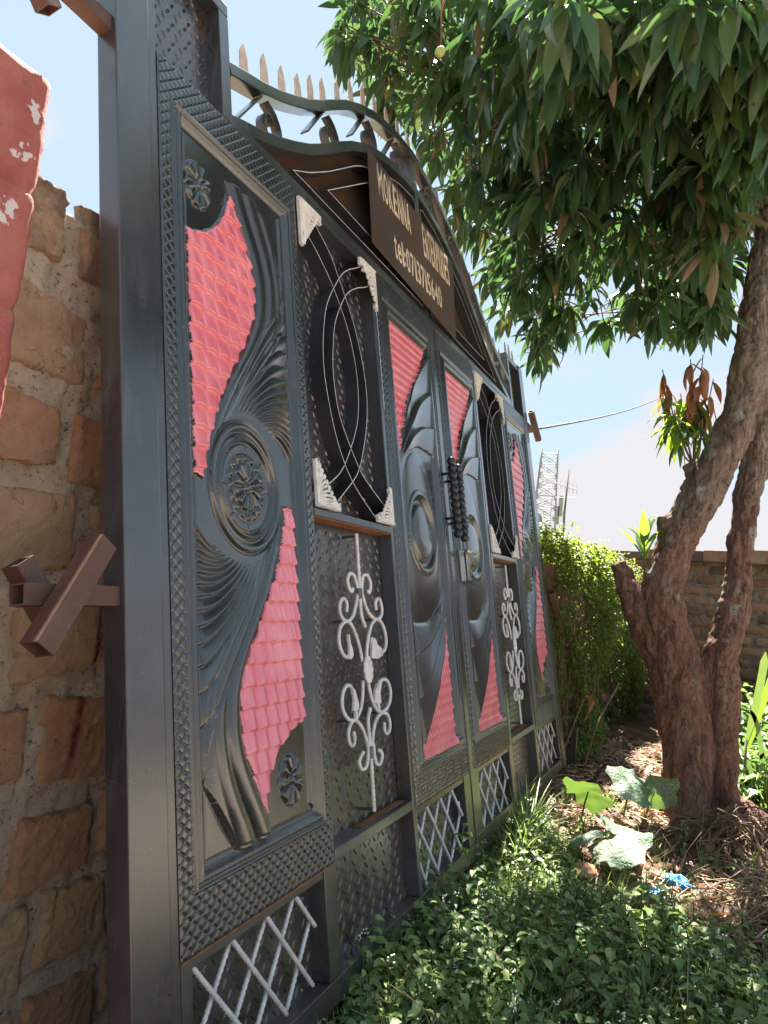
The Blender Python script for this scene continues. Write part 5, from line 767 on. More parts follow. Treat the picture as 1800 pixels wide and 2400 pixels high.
# its face runs from near-right to far-left
fa = np.array((6.7, -1.4)); fbp = np.array((8.7, 1.5)); dv = (fbp-fa)/np.linalg.norm(fbp-fa); ang = math.atan2(dv[1], dv[0]); fw.location = (fa[0], fa[1], 0); fw.rotation_euler = (0, 0, ang)
# local x along wall, +y away from the camera (to the far side) is -y of the rotated frame: face normal = (sin, -cos) or its opposite
sgn = 1 if Vector((-dv[1], dv[0])).dot(Vector((-1, 0))) > 0 else -1
LW = float(np.linalg.norm(fbp-fa))
mb = MB(); mb.box((-1.5, -.1 if sgn > 0 else .0, -.1), (LW+.6, .0 if sgn > 0 else .1, 1.60)); mb.obj('mortar', fw, (M['oldmortar'],))
bms = [brickmesh(.235, .088, .012, 50+i, 6, 4, .7) for i in range(7)]
for bm_ in bms: bm_.materials.append(M['oldbrick']); bm_.polygons.foreach_set('use_smooth', [True]*len(bm_.polygons))
row = 0; z = .05; cnt = 0
while z < 1.62:
    x = -1.2+.13*(row % 2)
    while x < LW+.4:
        o = bpy.data.objects.new('brick', rnd.choice(bms)); COL.objects.link(o); o.parent = fw; o.location = (x, .0, z+rnd.uniform(-.004, .004)); o.rotation_euler = (0, rnd.uniform(-.015, .015), math.pi if sgn > 0 else 0); cnt += 1; x += .262
    z += .106; row += 1
for i in range(14):
    x = -1.1+i*.36; zt = 1.66+.10*(1-x/LW)+rnd.uniform(-.01, .01); mb = MB(); mb.box((x, -.13, 1.602), (x+.352, .13, zt)); mb.obj('coping_block', fw, (M['oldbrick'],), bevel=.012)

# ------------------------------------------------------------------ scattering helpers
def leafproto(L, W, nseg=3, droop=.35, fold=.25, curl=0., wav=0., seed=0):
    """pointed leaf lying along +x from the origin, folded along the midrib"""
    r_ = random.Random(seed); V = []; F = []
    for i in range(nseg+1):
        t = i/nseg; w = W*.5*max(.02, math.sin(math.pi*min(1, t**.85))**.8); x = L*t*(1-.2*droop*t); z = -L*droop*t*t+curl*L*t*t*t
        k = wav*math.sin(t*9+seed); V += [(x, w, z+w*fold*2+k*w), (x, 0, z), (x, -w, z+w*fold*2-k*w)]
    for i in range(nseg):
        b = i*3; F += [(b, b+1, b+4, b+3), (b+1, b+2, b+5, b+4)]
    return np.array(V), F
def rotm(yaw, pitch=0, roll=0):
    return np.array(Matrix.Rotation(yaw, 3, 'Z') @ Matrix.Rotation(pitch, 3, 'Y') @ Matrix.Rotation(roll, 3, 'X'))
class Acc:
    """collects quads / tris with a material index"""
    def __init__(s): s.V = []; s.F = []; s.M = []; s.n = 0
    def add(s, V, F, mi=0):
        F = np.array([f if len(f) == 4 else (*f, f[-1]) for f in F]) if not isinstance(F, np.ndarray) else F
        s.V.append(V); s.F.append(F+s.n); s.M.append(np.full(len(F), mi) if np.isscalar(mi) else np.asarray(mi)); s.n += len(V)
    def pack(s): return np.concatenate(s.V), np.concatenate(s.F), np.concatenate(s.M)
def build(acc, name, mats, smooth=True, **k):
    V, F, Mi = acc.pack(); tri = F[:, 2] == F[:, 3]
    if tri.any():
        loops = []; ls = np.where(tri, 3, 4); me = bpy.data.meshes.new(name); me.vertices.add(len(V)); me.vertices.foreach_set('co', V.astype(np.float32).ravel())
        flat = F[np.c_[np.ones((len(F), 3), bool), ~tri]]; me.loops.add(len(flat)); me.loops.foreach_set('vertex_index', flat.astype(np.int32)); me.polygons.add(len(F))
        me.polygons.foreach_set('loop_start', np.r_[0, np.cumsum(ls)[:-1]].astype(np.int32)); me.polygons.foreach_set('loop_total', ls.astype(np.int32)); 
        me.polygons.foreach_set('material_index', Mi.astype(np.int32)); me.update(calc_edges=True)
        return link(me, name, k.pop('parent', None), [M[m] for m in mats], smooth, **k)
    return link(mk(V, F, Mi), name, k.pop('parent', None), [M[m] for m in mats], smooth, **k)
def stemtube(acc, pts, r0, r1, n=4, mi=0):
    mb = MB(); mb.tube(pts, list(np.linspace(r0, r1, len(pts))), n, cap=False); acc.add(np.array([tuple(v) for v in mb.v]), mb.f, mi)

# ------------------------------------------------------------------ mango tree
tree = empty('mango_tree', (4.35, .05, 0), 'forked mango tree with reddish bark and hanging dark leaves right of the gate', 'tree')
def sub(P): return [(p[0]-4.35, p[1]-.05, p[2]) for p in P]
limbs = [([(4.30, .085, -.15), (4.30, .075, .0), (4.32, .085, .25), (4.34, .11, .5), (4.35, .17, .78), (4.35, .25, 1.0), (4.35, .28, 1.2), (4.35, .235, 1.4), (4.35, .17, 1.62), (4.35, .08, 1.85), (4.36, .0, 2.05), (4.37, -.07, 2.3), (4.38, -.10, 2.6), (4.4, -.12, 2.95), (4.45, -.17, 3.4), (4.5, -.3, 3.9), (4.5, -.5, 4.5)],
          [.18, .135, .125, .135, .15, .14, .12, .105, .115, .115, .105, .095, .10, .10, .09, .08, .05]),
         ([(4.38, -.125, -.15), (4.38, -.12, .0), (4.38, -.105, .3), (4.38, -.085, .6), (4.42, -.04, .85), (4.44, -.085, 1.05), (4.46, -.115, 1.25), (4.47, -.115, 1.5), (4.48, -.13, 1.8), (4.5, -.17, 2.1), (4.5, -.2, 2.5), (4.55, -.35, 3.0), (4.7, -.6, 3.8)],
          [.10, .078, .070, .078, .10, .09, .075, .070, .075, .07, .065, .06, .04]),
         ([(4.34, .20, .85), (4.33, .31, 1.0), (4.33, .41, 1.15), (4.33, .48, 1.29), (4.33, .52, 1.37)], [.13, .11, .085, .06, .045]),
         ([(4.35, .22, 1.50), (4.33, .27, 1.60), (4.33, .29, 1.65)], [.08, .06, .04]),
         ([(4.35, .10, 1.82), (4.33, .16, 1.90), (4.32, .19, 1.95)], [.07, .05, .03]),
         ([(4.3, .05, .1), (4.18, .10, .01), (4.0, .16, -.03), (3.9, .2, -.1)], [.12, .07, .05, .03]), ([(4.35, -.15, .1), (4.2, -.27, .02), (4.05, -.33, -.04)], [.10, .06, .03]), ([(4.4, -.15, .1), (4.55, -.35, .0), (4.6, -.5, -.08)], [.10, .06, .03])]
me = bpy.data.meshes.new('t'); mb = MB()
for P, R_ in limbs:
    Q = smoothcurve([(*p, r) for p, r in zip(P, R_)], 3); mb.tube([q[:3] for q in sub([q for q in Q])] if False else [(q[0]-4.35, q[1]-.05, q[2]) for q in Q], [max(.02, q[3]) for q in Q], 14)
for v in range(len(mb.v)): mb.v[v] = tuple(mb.v[v])
tmp = mb.obj('tmp', None, ()); rm = tmp.modifiers.new('r', 'REMESH'); rm.mode = 'VOXEL'; rm.voxel_size = .0095
dg = bpy.context.evaluated_depsgraph_get(); me = bpy.data.meshes.new_from_object(tmp.evaluated_get(dg)); bpy.data.objects.remove(tmp)
bm = bmesh.new(); bm.from_mesh(me)
for _ in range(5): bmesh.ops.smooth_vert(bm, verts=bm.verts, factor=.5, use_axis_x=True, use_axis_y=True, use_axis_z=True)
bm.normal_update()
for v in bm.verts:
    c = v.co; a = fb((c.x*6, c.y*6, c.z*4)); b = fb((c.x*17, c.y*17, c.z*12+5)); d = fb((c.x*42, c.y*42, c.z*30+9)); g = 1-abs(fb((c.x*11+4, c.y*11, c.z*3.5)))*2
    k2 = fb((c.x*75, c.y*75, c.z*40)); v.co = c+v.normal*(.022*a+.013*b+.008*d+.004*k2-.008*max(0, g-.5)*2)
bm.to_mesh(me); bm.free(); link(me, 'trunk', tree, (M['bark'],), True)
CL = [tuple(float(x) for x in s.split(',')) for s in CLUSTERS.split(';')]  # includes unseen clusters overhead, added to shade the foreground
# thin branches from the limbs out to the leaf clusters
br = MB(); hubs = [Vector((4.45, -.17, 3.5)), Vector((4.5, -.35, 4.0)), Vector((4.6, -.5, 3.7))]
mains = []
for t in [(3.6, .3, 3.3), (3.0, .2, 3.4), (2.2, .2, 3.2), (1.6, .5, 3.2), (3.9, .9, 3.2), (3.2, 1.2, 3.5), (2.4, 1.1, 3.5), (5.2, .5, 3.2), (5.8, .2, 3.5), (3.6, -.8, 3.6), (2.4, -1, 3.4), (1.0, -1, 3.5), (5.2, -1.4, 3.6), (4.6, 1.0, 3.2), (3.9, .5, 3.2), (1.4, -.3, 3.3)]:
    h = min(hubs, key=lambda q: (q-Vector(t)).length); t = Vector(t); mid = h.lerp(t, .5)+Vector((rnd.uniform(-.1, .1), rnd.uniform(-.1, .1), .18))
    c = smoothcurve([tuple(h), tuple(mid), tuple(t)], 6); br.tube([(p[0]-4.35, p[1]-.05, p[2]) for p in c], list(np.linspace(.045, .014, len(c))), 7); mains += [Vector(p) for p in c[3:]]
for c in CL:
    c = Vector(c); h = min(mains, key=lambda q: (q-c).length+(.5 if q.z < c.z else 0))
    if (h-c).length < 1.6:
        mid = h.lerp(c, .6)+Vector((rnd.uniform(-.06, .06), rnd.uniform(-.06, .06), .06)); pp = smoothcurve([tuple(h), tuple(mid), tuple(c)], 3); br.tube([(p[0]-4.35, p[1]-.05, p[2]) for p in pp], list(np.linspace(.007, .0035, len(pp))), 4, cap=False)
br.obj('branches', tree, (M['twig'],), True)
# mango leaves: long, pointed, drooping from whorls
def mleaf(seed):
    r_ = random.Random(seed); L_ = 1.0; n = 8; W = r_.uniform(.19, .27); V = []; F = []; dr = r_.uniform(.25, .8); tw = r_.uniform(-.5, .5); side = r_.uniform(-.12, .12)
    for i in range(n+1):
        t = i/n; w = W*.5*max(.015, (math.sin(math.pi*t**.8)**.85)); x = t*(1-.18*dr*t); z = -dr*.5*t*t; y0 = side*t*t; a = tw*t+.12*math.sin(6*t+seed); up = w*.42
        wv = .10*w*math.sin(11*t+seed*2)
        V += [(x, y0+w*math.cos(a), z+up+w*math.sin(a)+wv), (x, y0, z), (x, y0-w*math.cos(a), z+up-w*math.sin(a)-wv)]
    for i in range(n): b = 3*i; F += [(b, b+1, b+4, b+3), (b+1, b+2, b+5, b+4)]
    return np.array(V), np.array(F)
ML = [mleaf(i) for i in range(10)]
def leafpoints():
    out = []
    for ci, c in enumerate(CL):
        n = rnd.randint(9, 14); lean = Vector((rnd.uniform(-.4, .4), rnd.uniform(-.4, .4), -1)); y0 = rnd.uniform(0, 6.28); sz = rnd.uniform(.85, 1.12)
        for k in range(n):
            yaw = y0+k*2.4+rnd.uniform(-.3, .3); pit = rnd.uniform(.4, 1.35) if rnd.random() > .22 else rnd.uniform(-.2, .4); L_ = (rnd.uniform(.10, .16) if rnd.random() < .3 else rnd.uniform(.15, .235))*sz
            base = Vector(c)+Vector((math.cos(yaw)*.012, math.sin(yaw)*.012, rnd.uniform(-.03, .05))); out.append((base, yaw, pit, rnd.uniform(-.6, .6), L_, rnd.randrange(10), ci))
    return out
LP = leafpoints(); inv = cam.matrix_world.inverted()
def score(l):
    q = inv @ l[0]
    if q.z > -.3: return 0
    x, y = q.x/-q.z, q.y/-q.z
    if abs(x) > .53 or abs(y) > .71: return 0
    return l[4]/-q.z
order = sorted(range(len(LP)), key=lambda i: -score(LP[i])); near = set(order[:295])
lm = [mk(V, F) for V, F in ML]
for m_ in lm: m_.materials.append(M['leafo']); m_.polygons.foreach_set('use_smooth', [True]*len(m_.polygons))
acc = Acc()
for i, (b_, yaw, pit, roll, L_, k, ci) in enumerate(LP):
    if i in near:
        o = bpy.data.objects.new('leaf', lm[k]); COL.objects.link(o); o.parent = tree; o.location = b_-Vector((4.35, .05, 0)); o.rotation_euler = (Matrix.Rotation(yaw, 3, 'Z') @ Matrix.Rotation(pit, 3, 'Y') @ Matrix.Rotation(roll, 3, 'X')).to_euler(); o.scale = (L_,)*3
    else:
        V, F = ML[k]; acc.add((V*L_) @ rotm(yaw, pit, roll).T+np.array(b_)-np.array((4.35, .05, 0)), F)
build(acc, 'foliage', ['leaf'], parent=tree, kind='stuff')
# withered and young shoots growing from the trunk
def shoot(base, tip, nl, L_, mats, r=.006, mat='twig', up=.2, name='shoot'):
    B = Vector(base); T = Vector(tip); mid = B.lerp(T, .5)+Vector((rnd.uniform(-.02, .02), rnd.uniform(-.02, .02), 0)); mb = MB(); mb.tube([tuple(B-Vector((4.35, .05, 0))), tuple(mid-Vector((4.35, .05, 0))), tuple(T-Vector((4.35, .05, 0)))], [r, r*.8, r*.6], 6); s = mb.obj(name, tree, (M[mat],), True)
    for k in range(nl):
        t = rnd.uniform(.55, 1) if nl > 7 else 1-.05*k; p = B.lerp(T, t); yaw = k*2.4+rnd.uniform(-.3, .3); V, F = ML[rnd.randrange(10)]; l = L_*rnd.uniform(.8, 1.15)
        o = link(mk(V*l, F), 'leaf', s, (M[mats[k % len(mats)]],), True); o.location = p-Vector((4.35, .05, 0)); o.rotation_euler = (Matrix.Rotation(yaw, 3, 'Z') @ Matrix.Rotation(rnd.uniform(up-.5, up+.5), 3, 'Y')).to_euler()
    return s
shoot((4.33, .36, 1.20), (4.28, .385, 1.50), 9, .22, ['leafyoung'], .006, 'stem', -1.25, 'young_shoot')
for tip in ((4.15, .33, 2.30), (4.2, .24, 2.32), (4.2, .16, 2.28), (4.1, .26, 2.18), (4.2, .12, 2.18), (4.25, .30, 2.14)): shoot((4.30, .155, 1.93), tip, 12, .155, ['leafyoung', 'leafo', 'leafyoung'], .005, 'twig', .55)
for tip in ((4.2, .345, 2.46), (4.2, .14, 2.54), (4.15, .20, 2.50), (4.2, .08, 2.40)): shoot((4.30, .155, 1.93), tip, 10, .165, ['leafdry'], .005, 'twig', 1.0, 'withered_shoot')
# hanging fruit
mb = MB(); mb.ell((0, 0, 0), (.0155, .0155, .021), 16, 12); fr = mb.obj('mango_fruit', None, (M['mango'],), True, label='small green mango hanging on a long stalk under the leaves', cat='fruit'); fr.location = (1.9, .87, 2.77); fr.rotation_euler = (.2, .5, 0)
mb = MB(); mb.tube([(0, 0, .02), (.002, .003, .07), (-.004, .006, .13), (0, .0, .19)], [.002, .0022, .003, .004], 6); s = mb.obj('stalk', fr, (M['leafdry'],), True); s.rotation_euler = (-.2, -.5, 0)

# ------------------------------------------------------------------ hedge along the wall
hedge = empty('hedge', (6.3, .9, 0), 'yellow green leafy hedge growing along the wall beyond the gate', 'hedge')
acc = Acc(); core = Acc()
def hy(x): return .86-.15*np.clip((x-5.0)/2.5, 0, 1)+.07*math.sin(x*4.1)
LPs = [leafproto(1, .55, 2, .3, .3, seed=i) for i in range(4)]
for i in range(8500):
    x = rnd.uniform(4.93, 8.1); top = 1.50+.05*math.sin(x*3)-.14*max(0, (x-6.3)/1.8)-.35*max(0, (x-7.6)); u = rnd.random()
    if u < .62: z = rnd.uniform(.03, top); y = hy(x)+.07*math.sin(z*5+x*2)+.12*fb((x*2, z*2, 7))+rnd.uniform(-.03, .15)+.10*(1-min(1, (top-z)/.25))**2*.5
    else: z = top+rnd.uniform(-.12, .05)+.10*fb((x*4, 1, 1))+(.1 if rnd.random() < .06 else 0)*rnd.random(); y = rnd.uniform(hy(x)+.02, 1.4)
    if fb((x*2.2, z*2.4, 3)) > .16 and z < 1.2 and rnd.random() < .9: continue
    # a sprig of small leaves
    sy = rnd.uniform(-2.4, -.6) if u < .62 else rnd.uniform(-3, 3); base = np.array((x-6.3, y-.9, z))
    for k in range(rnd.randint(4, 7)):
        V, F = LPs[k % 4]; l = rnd.uniform(.026, .046); R_ = rotm(sy+rnd.uniform(-1.2, 1.2), rnd.uniform(-.5, .9), rnd.uniform(-.5, .5)); acc.add((V*l) @ R_.T+base+np.array((rnd.uniform(-.04, .04), rnd.uniform(-.04, .03), rnd.uniform(-.04, .04))), F)
build(acc, 'foliage', ['hedgeleaf'], parent=hedge, kind='stuff')
for i in range(420):
    x = rnd.uniform(4.95, 8.0); z0 = rnd.uniform(0, 1.1); y = hy(x)+rnd.uniform(.02, .16); stemtube(core, [(x-6.3, y-.9, z0), (x-6.3+rnd.uniform(-.08, .08), y-.9+rnd.uniform(-.05, .05), z0+.2), (x-6.3+rnd.uniform(-.15, .15), y-.9+rnd.uniform(-.06, .06), z0+.42)], .005, .002, 4)
build(core, 'stems', ['twig'], parent=hedge, kind='stuff')
mb = MB(); mb.box((4.95-6.3, 1.02-.9, 0), (8.0-6.3, 1.18-.9, 1.34)); mb.obj('dead_undergrowth', hedge, (M['dead'],))

# ------------------------------------------------------------------ undergrowth in front of the gate
WL = [leafproto(1, .62, 3, .35, .22, seed=i) for i in range(5)]
def weedplant(h, nl, l, seed, flower=False):
    r_ = random.Random(seed); a = Acc(); lx, ly = r_.uniform(-.25, .25)*h, r_.uniform(-.25, .25)*h; stemtube(a, [(0, 0, -.01), (lx*.4, ly*.4, h*.5), (lx, ly, h)], .0022, .0012, 4, 1)
    for k in range(nl):
        t = (k+1)/nl; t = t**.8; p = np.array((lx*t, ly*t, h*t)); V, F = WL[r_.randrange(5)]; L_ = l*(1.1-.5*t)*r_.uniform(.75, 1.2); yaw = k*1.57+(k//2)*.8+r_.uniform(-.4, .4); off = np.array((math.cos(yaw), math.sin(yaw), .2))*.012
        a.add((V*L_) @ rotm(yaw, r_.uniform(-.45, .35), r_.uniform(-.4, .4)).T+p+off, F, 0)
    if flower:
        for k in range(6):
            m2 = MB(); c = (lx+r_.uniform(-.012, .012), ly+r_.uniform(-.012, .012), h+r_.uniform(.004, .02)); m2.ell(c, (.0028, .0028, .0026), 5, 4); a.add(np.array(m2.v), m2.f, 2)
    return a.pack()
WP = [weedplant(rnd.uniform(.05, .13), rnd.choice([6, 8, 10]), rnd.uniform(.026, .055), i) for i in range(14)]
WT = [weedplant(rnd.uniform(.06, .12), 16, rnd.uniform(.014, .022), 70+i) for i in range(5)]
WF = [weedplant(rnd.uniform(.13, .22), 8, .032, 40+i, True) for i in range(4)]
def tuft(seed, nb, h, spread):
    r_ = random.Random(seed); a = Acc()
    for k in range(nb):
        yaw = r_.uniform(0, 6.28); hh = h*r_.uniform(.55, 1.15); w = .0035*r_.uniform(.7, 1.4)*(h/.15)**.5; out = spread*r_.uniform(.3, 1.3); V = []; F = []
        for i in range(6):
            t = i/5; x = out*t**1.8; z = hh*(t-.35*(out/ max(.01, hh))*t*t*.6); ww = w*(1-t**2)+.0004; V += [(x, ww, z), (x, -ww, z)]
        for i in range(5): F.append((2*i, 2*i+1, 2*i+3, 2*i+2))
        a.add(np.array(V) @ rotm(yaw).T+np.array((r_.uniform(-.02, .02), r_.uniform(-.02, .02), -.005)), F, 3)
    return a.pack()
TF = [tuft(i, 7, rnd.uniform(.05, .12), .06) for i in range(8)]; TL = [tuft(20+i, 16, .27, .22) for i in range(4)]
def put(acc, proto, x, y, s, z=None):
    V, F, Mi = proto; a = rnd.uniform(0, 6.28); c, q = math.cos(a), math.sin(a); W = V*s; W = np.c_[W[:, 0]*c-W[:, 1]*q, W[:, 0]*q+W[:, 1]*c, W[:, 2]]; acc.add(W+np.array((x, y, float(gh(x, y)) if z is None else z)), F, Mi)
acc = Acc()
def weedy(x, y):
    """how densely the ground is overgrown"""
    e = 3.05-.72*(.45-y) if y < .45 else 3.15+2.2*(y-.45)
    d = (e+.18*fb((x*2, y*2, 0))-x)/.28; return max(0., min(1., .5+d))
n = 0
while n < 5600:
    x = rnd.uniform(1.1, 3.9); y = rnd.uniform(-1.0, .95); k = weedy(x, y)
    if rnd.random() > k+.03: continue
    ng = max(0, 1-(.86-y)/.35) if y < .86 else 1; s = rnd.uniform(.65, 1.35)*(1+.12*ng)*(.75+.25*k)
    if fb((x*4.2, y*4.2, 8)) > .24 and rnd.random() < .8: continue
    if y > .45: s *= .72
    if (x-3.2)**2+(y-.12)**2 < .10: s *= .6
    sp_ = fb((x*2.3+5, y*2.3, 2))+rnd.uniform(-.25, .25); pr = WF[rnd.randrange(4)] if rnd.random() < .022 else (WT[rnd.randrange(5)] if sp_ < -.18 else WP[rnd.randrange(7)+(7 if sp_ > .12 else 0)])
    if sp_ > .12: pr = (pr[0], pr[1], np.where(pr[2] == 0, 4, pr[2]))
    put(acc, pr, x, y, s*(1.25 if sp_ > .2 else 1)); n += 1
for i in range(500):
    x = rnd.uniform(1.3, 3.6); y = rnd.uniform(-.9, .8); h_ = rnd.uniform(.06, .2); z0 = float(gh(x, y)); stemtube(acc, [(x, y, z0), (x+rnd.uniform(-.03, .03), y+rnd.uniform(-.03, .03), z0+h_*.6), (x+rnd.uniform(-.08, .08), y+rnd.uniform(-.08, .08), z0+h_)], .0016, .001, 3, 5)
for i in range(8500):
    x = rnd.uniform(1.1, 4.3); y = rnd.uniform(-1.1, .95); k = weedy(x, y)
    if rnd.random() < k+.08: put(acc, TF[rnd.randrange(8)], x, y, rnd.uniform(.5, 1.3))
build(acc, 'undergrowth', ['weed', 'stem', 'flower', 'grass', 'weed2', 'straw'], kind='stuff', label='low green weeds and grass covering the ground before the gate', cat='weeds')
# taller leafy bushes of weed leaning on the gate's foot
def bush(x, y, n, h, r, label, sc=1.0):
    root = empty('weed_bush', (x, y, float(gh(x, y))), label, 'weed'); a = Acc()
    for k in range(n):
        yaw = rnd.uniform(0, 6.28); rr = r*math.sqrt(rnd.random()); bx, by = rr*math.cos(yaw), rr*math.sin(yaw); V, F, Mi = WP[rnd.randrange(12)]; s = sc*rnd.uniform(.8, 1.3); c, q = math.cos(yaw), math.sin(yaw)
        hz = h*(1-(rr/r)**2*.6)*rnd.uniform(.3, 1); W = V*s; W = np.c_[W[:, 0]*c-W[:, 1]*q+W[:, 2]*.4*c, W[:, 0]*q+W[:, 1]*c+W[:, 2]*.4*q, W[:, 2]]; a.add(W+np.array((bx, by, hz*.75)), F, Mi)
        stemtube(a, [(bx*.5, by*.5, 0), (bx, by, hz*.78)], .0022, .0018, 4, 1)
    build(a, 'foliage', ['weed', 'stem', 'flower', 'grass'], parent=root, kind='stuff'); return root
bush(2.36, .72, 50, .13, .13, 'bushy green weed with pale leaves growing up over the bottom rail of the gate')
bush(2.62, .66, 28, .06, .10, 'low round green weed under the white rods beside the middle stile', .9)
bush(2.12, .66, 24, .05, .09, 'dark leafy weed under the plain chequer panel at the gate foot', .9)
bush(1.78, .66, 26, .10, .10, 'small flowering weed against the gate foot nearest the camera')
sp = empty('seedling', (2.50, .74, .02), 'light green seedling standing up before the white rods of the left leaf', 'plant')
mb = MB(); mb.tube([(0, 0, 0), (.004, .0, .15), (0, .004, .29)], [.0025, .002, .0015], 5); mb.obj('stem', sp, (M['stem'],), True)
for k in range(7):
    V, F = WL[k % 5]; o = link(mk(V*rnd.uniform(.032, .048), F), 'leaf', sp, (M['leafyoung'],), True); o.location = (0, 0, .19+.016*k); o.rotation_euler = (0, rnd.uniform(-.6, .1), k*2.1)
# long grass tufts
for (x, y, s, lab) in ((3.40, .70, 1.15, 'clump of long arching grass under the far end of the gate'), (3.15, .66, .9, 'shorter clump of arching grass beside the gate foot'), (3.65, .80, 1.0, 'grass clump between the gate end and the pumpkin leaves')):
    a = Acc(); put(a, TL[rnd.randrange(4)], 0, 0, s, 0); put(a, TL[rnd.randrange(4)], .05, .03, s, 0); put(a, TL[rnd.randrange(4)], -.05, .02, s*.9, 0); o = build(a, 'grass_clump', ['weed', 'stem', 'flower', 'grass'], label=lab, cat='grass'); o.location = (x, y, float(gh(x, y)))
# litter: straw, dead leaves
acc = Acc(); DLp = [leafproto(1, .45, 3, rnd.uniform(-.3, .4), rnd.uniform(.1, .6), wav=.4, seed=i) for i in range(6)]
for i in range(4200):
    x = rnd.uniform(2.2, 6.3); y = rnd.uniform(-1.2, .95); 
    if rnd.random() < weedy(x, y)*.85: continue
    if (x-3.75)**2/.05+(y-.12)**2/.02 < 1: continue
    L_ = rnd.uniform(.04, .2)*(1.4 if rnd.random() < .1 else 1); yaw = rnd.uniform(0, 6.28); c1_, c2_ = rnd.uniform(-.4, .4), rnd.uniform(-.25, .35); z0 = float(gh(x, y))+rnd.uniform(.002, .03); w = rnd.uniform(.0014, .0038)
    pts = [(L_*(t-.5), c1_*L_*(t-.5)**2, max(-.004, c2_*L_*(t*(1-t)))) for t in (0, .25, .5, .75, 1)]; V = []
    for p in pts: V += [(p[0], p[1]+w, p[2]+w*.5), (p[0], p[1], p[2]+w), (p[0], p[1]-w, p[2])]
    F = []; [F.extend([(3*j, 3*j+1, 3*j+4, 3*j+3), (3*j+1, 3*j+2, 3*j+5, 3*j+4)]) for j in range(4)]
    acc.add(np.array(V) @ rotm(yaw, rnd.uniform(-.15, .15)).T+np.array((x, y, z0)), F, 0)
for i in range(3800):
    x = rnd.uniform(1.3, 6.5); y = rnd.uniform(-1.2, 1.0)
    if rnd.random() < weedy(x, y)*.45: continue
    V, F = DLp[rnd.randrange(6)]; acc.add((V*rnd.uniform(.03, .11)) @ rotm(rnd.uniform(0, 6.28), rnd.uniform(-.5, .3), rnd.uniform(-.6, .6)).T+np.array((x, y, float(gh(x, y))+rnd.uniform(.0, .02))), F, 1)
build(acc, 'leaf_litter', ['straw', 'dead'], kind='stuff', label='dry straw and dead leaves lying round the foot of the tree', cat='litter')
# a heap of cut dry stalks right of the trunk foot
for (cx, cy, nn, lab, sp_) in ((3.84, -.20, 42, 'tangled heap of dry brown stalks at the foot of the trunk', .16), (3.05, -.28, 90, 'pale spread of dry straw at the right edge', .22)):
    a = Acc()
    for k in range(nn):
        yaw = rnd.gauss(.6, .8); L_ = rnd.uniform(.15, .5); x0, y0 = rnd.gauss(0, sp_*.5), rnd.gauss(0, sp_*.4); h0 = rnd.uniform(.02, .10); b_ = rnd.uniform(.0, .12)
        P = [(x0+math.cos(yaw)*L_*(t-.5), y0+math.sin(yaw)*L_*(t-.5)+.05*math.sin(t*4+k), max(.004, h0+b_*math.sin(math.pi*t)-.06*abs(t-.5)*2)) for t in np.linspace(0, 1, 6)]; stemtube(a, P, rnd.uniform(.0025, .006), .002, 5)
    o = build(a, 'stalk_heap', ['straw' if cx < 3.5 else 'dead'], label=lab, cat='dry stalks', kind='stuff'); o.location = (cx, cy, float(gh(cx, cy)))
# pumpkin leaves
def pumpkin(loc, size, yaw, pitch, roll, lab, hstem):
    root = empty('pumpkin_leaf', (loc[0], loc[1], float(gh(loc[0], loc[1]))), lab, 'pumpkin leaf'); n = 40; rings = 9; V = [(0, 0, 0)]; F = []
    for i in range(1, rings+1):
        for k in range(n):
            a = 2*math.pi*k/n; lobe = 1+.13*math.cos(5*a)+.025*math.cos(17*a+1)-.42*math.exp(-((math.pi-abs(a-math.pi) if False else min(a, 2*math.pi-a))/.28)**2); r = i/rings*lobe
            z = .10*r*r*math.cos(5*a)*.5-.25*r*r+.05*math.sin(9*a+loc[0]*9)*r*r+.05*abs(math.cos(2.5*a))**.6*r+.018*abs(math.sin(10*a+3*r))*r+.09*fb((r*2.4*math.cos(a)+loc[0]*7, r*2.4*math.sin(a), 1)); V.append((r*math.cos(a), r*math.sin(a), z))
    for k in range(n): F.append((0, 1+k, 1+(k+1) % n))
    for i in range(rings-1):
        for k in range(n): F.append((1+i*n+k, 1+(i+1)*n+k, 1+(i+1)*n+(k+1) % n, 1+i*n+(k+1) % n))
    R_ = rotm(yaw, pitch, roll); W = (np.array(V)*size) @ R_.T; link(mk(W+np.array((0, 0, hstem)), F), 'blade', root, (M['pumpkin'],), True)
    mb = MB(); mb.tube([(.10, .04, 0), (.05, .02, hstem*.6), (0, 0, hstem)], [.006, .005, .004], 6); mb.obj('leaf_stalk', root, (M['stem'],), True)
pumpkin((3.72, .50), .118, 1.0, .35, .75, 'large pale green pumpkin leaf standing nearest the end of the gate', .19)
pumpkin((3.92, .32), .12, .3, -.55, .35, 'pumpkin leaf turned edge on between the gate and the trunk', .22)
pumpkin((3.34, .455), .105, 2.2, .45, .35, 'small pale pumpkin leaf low beside the long grass', .11)
pumpkin((3.22, .30), .128, 2.6, .55, .15, 'largest whitish pumpkin leaf drooping over the straw', .15)
pumpkin((3.40, .30), .12, .2, .2, .6, 'dark green pumpkin leaf behind the largest whitish one', .14)
pumpkin((4.02, .22), .12, .8, 1.1, .2, 'upright bright pumpkin leaf touching the left side of the trunk', .17)
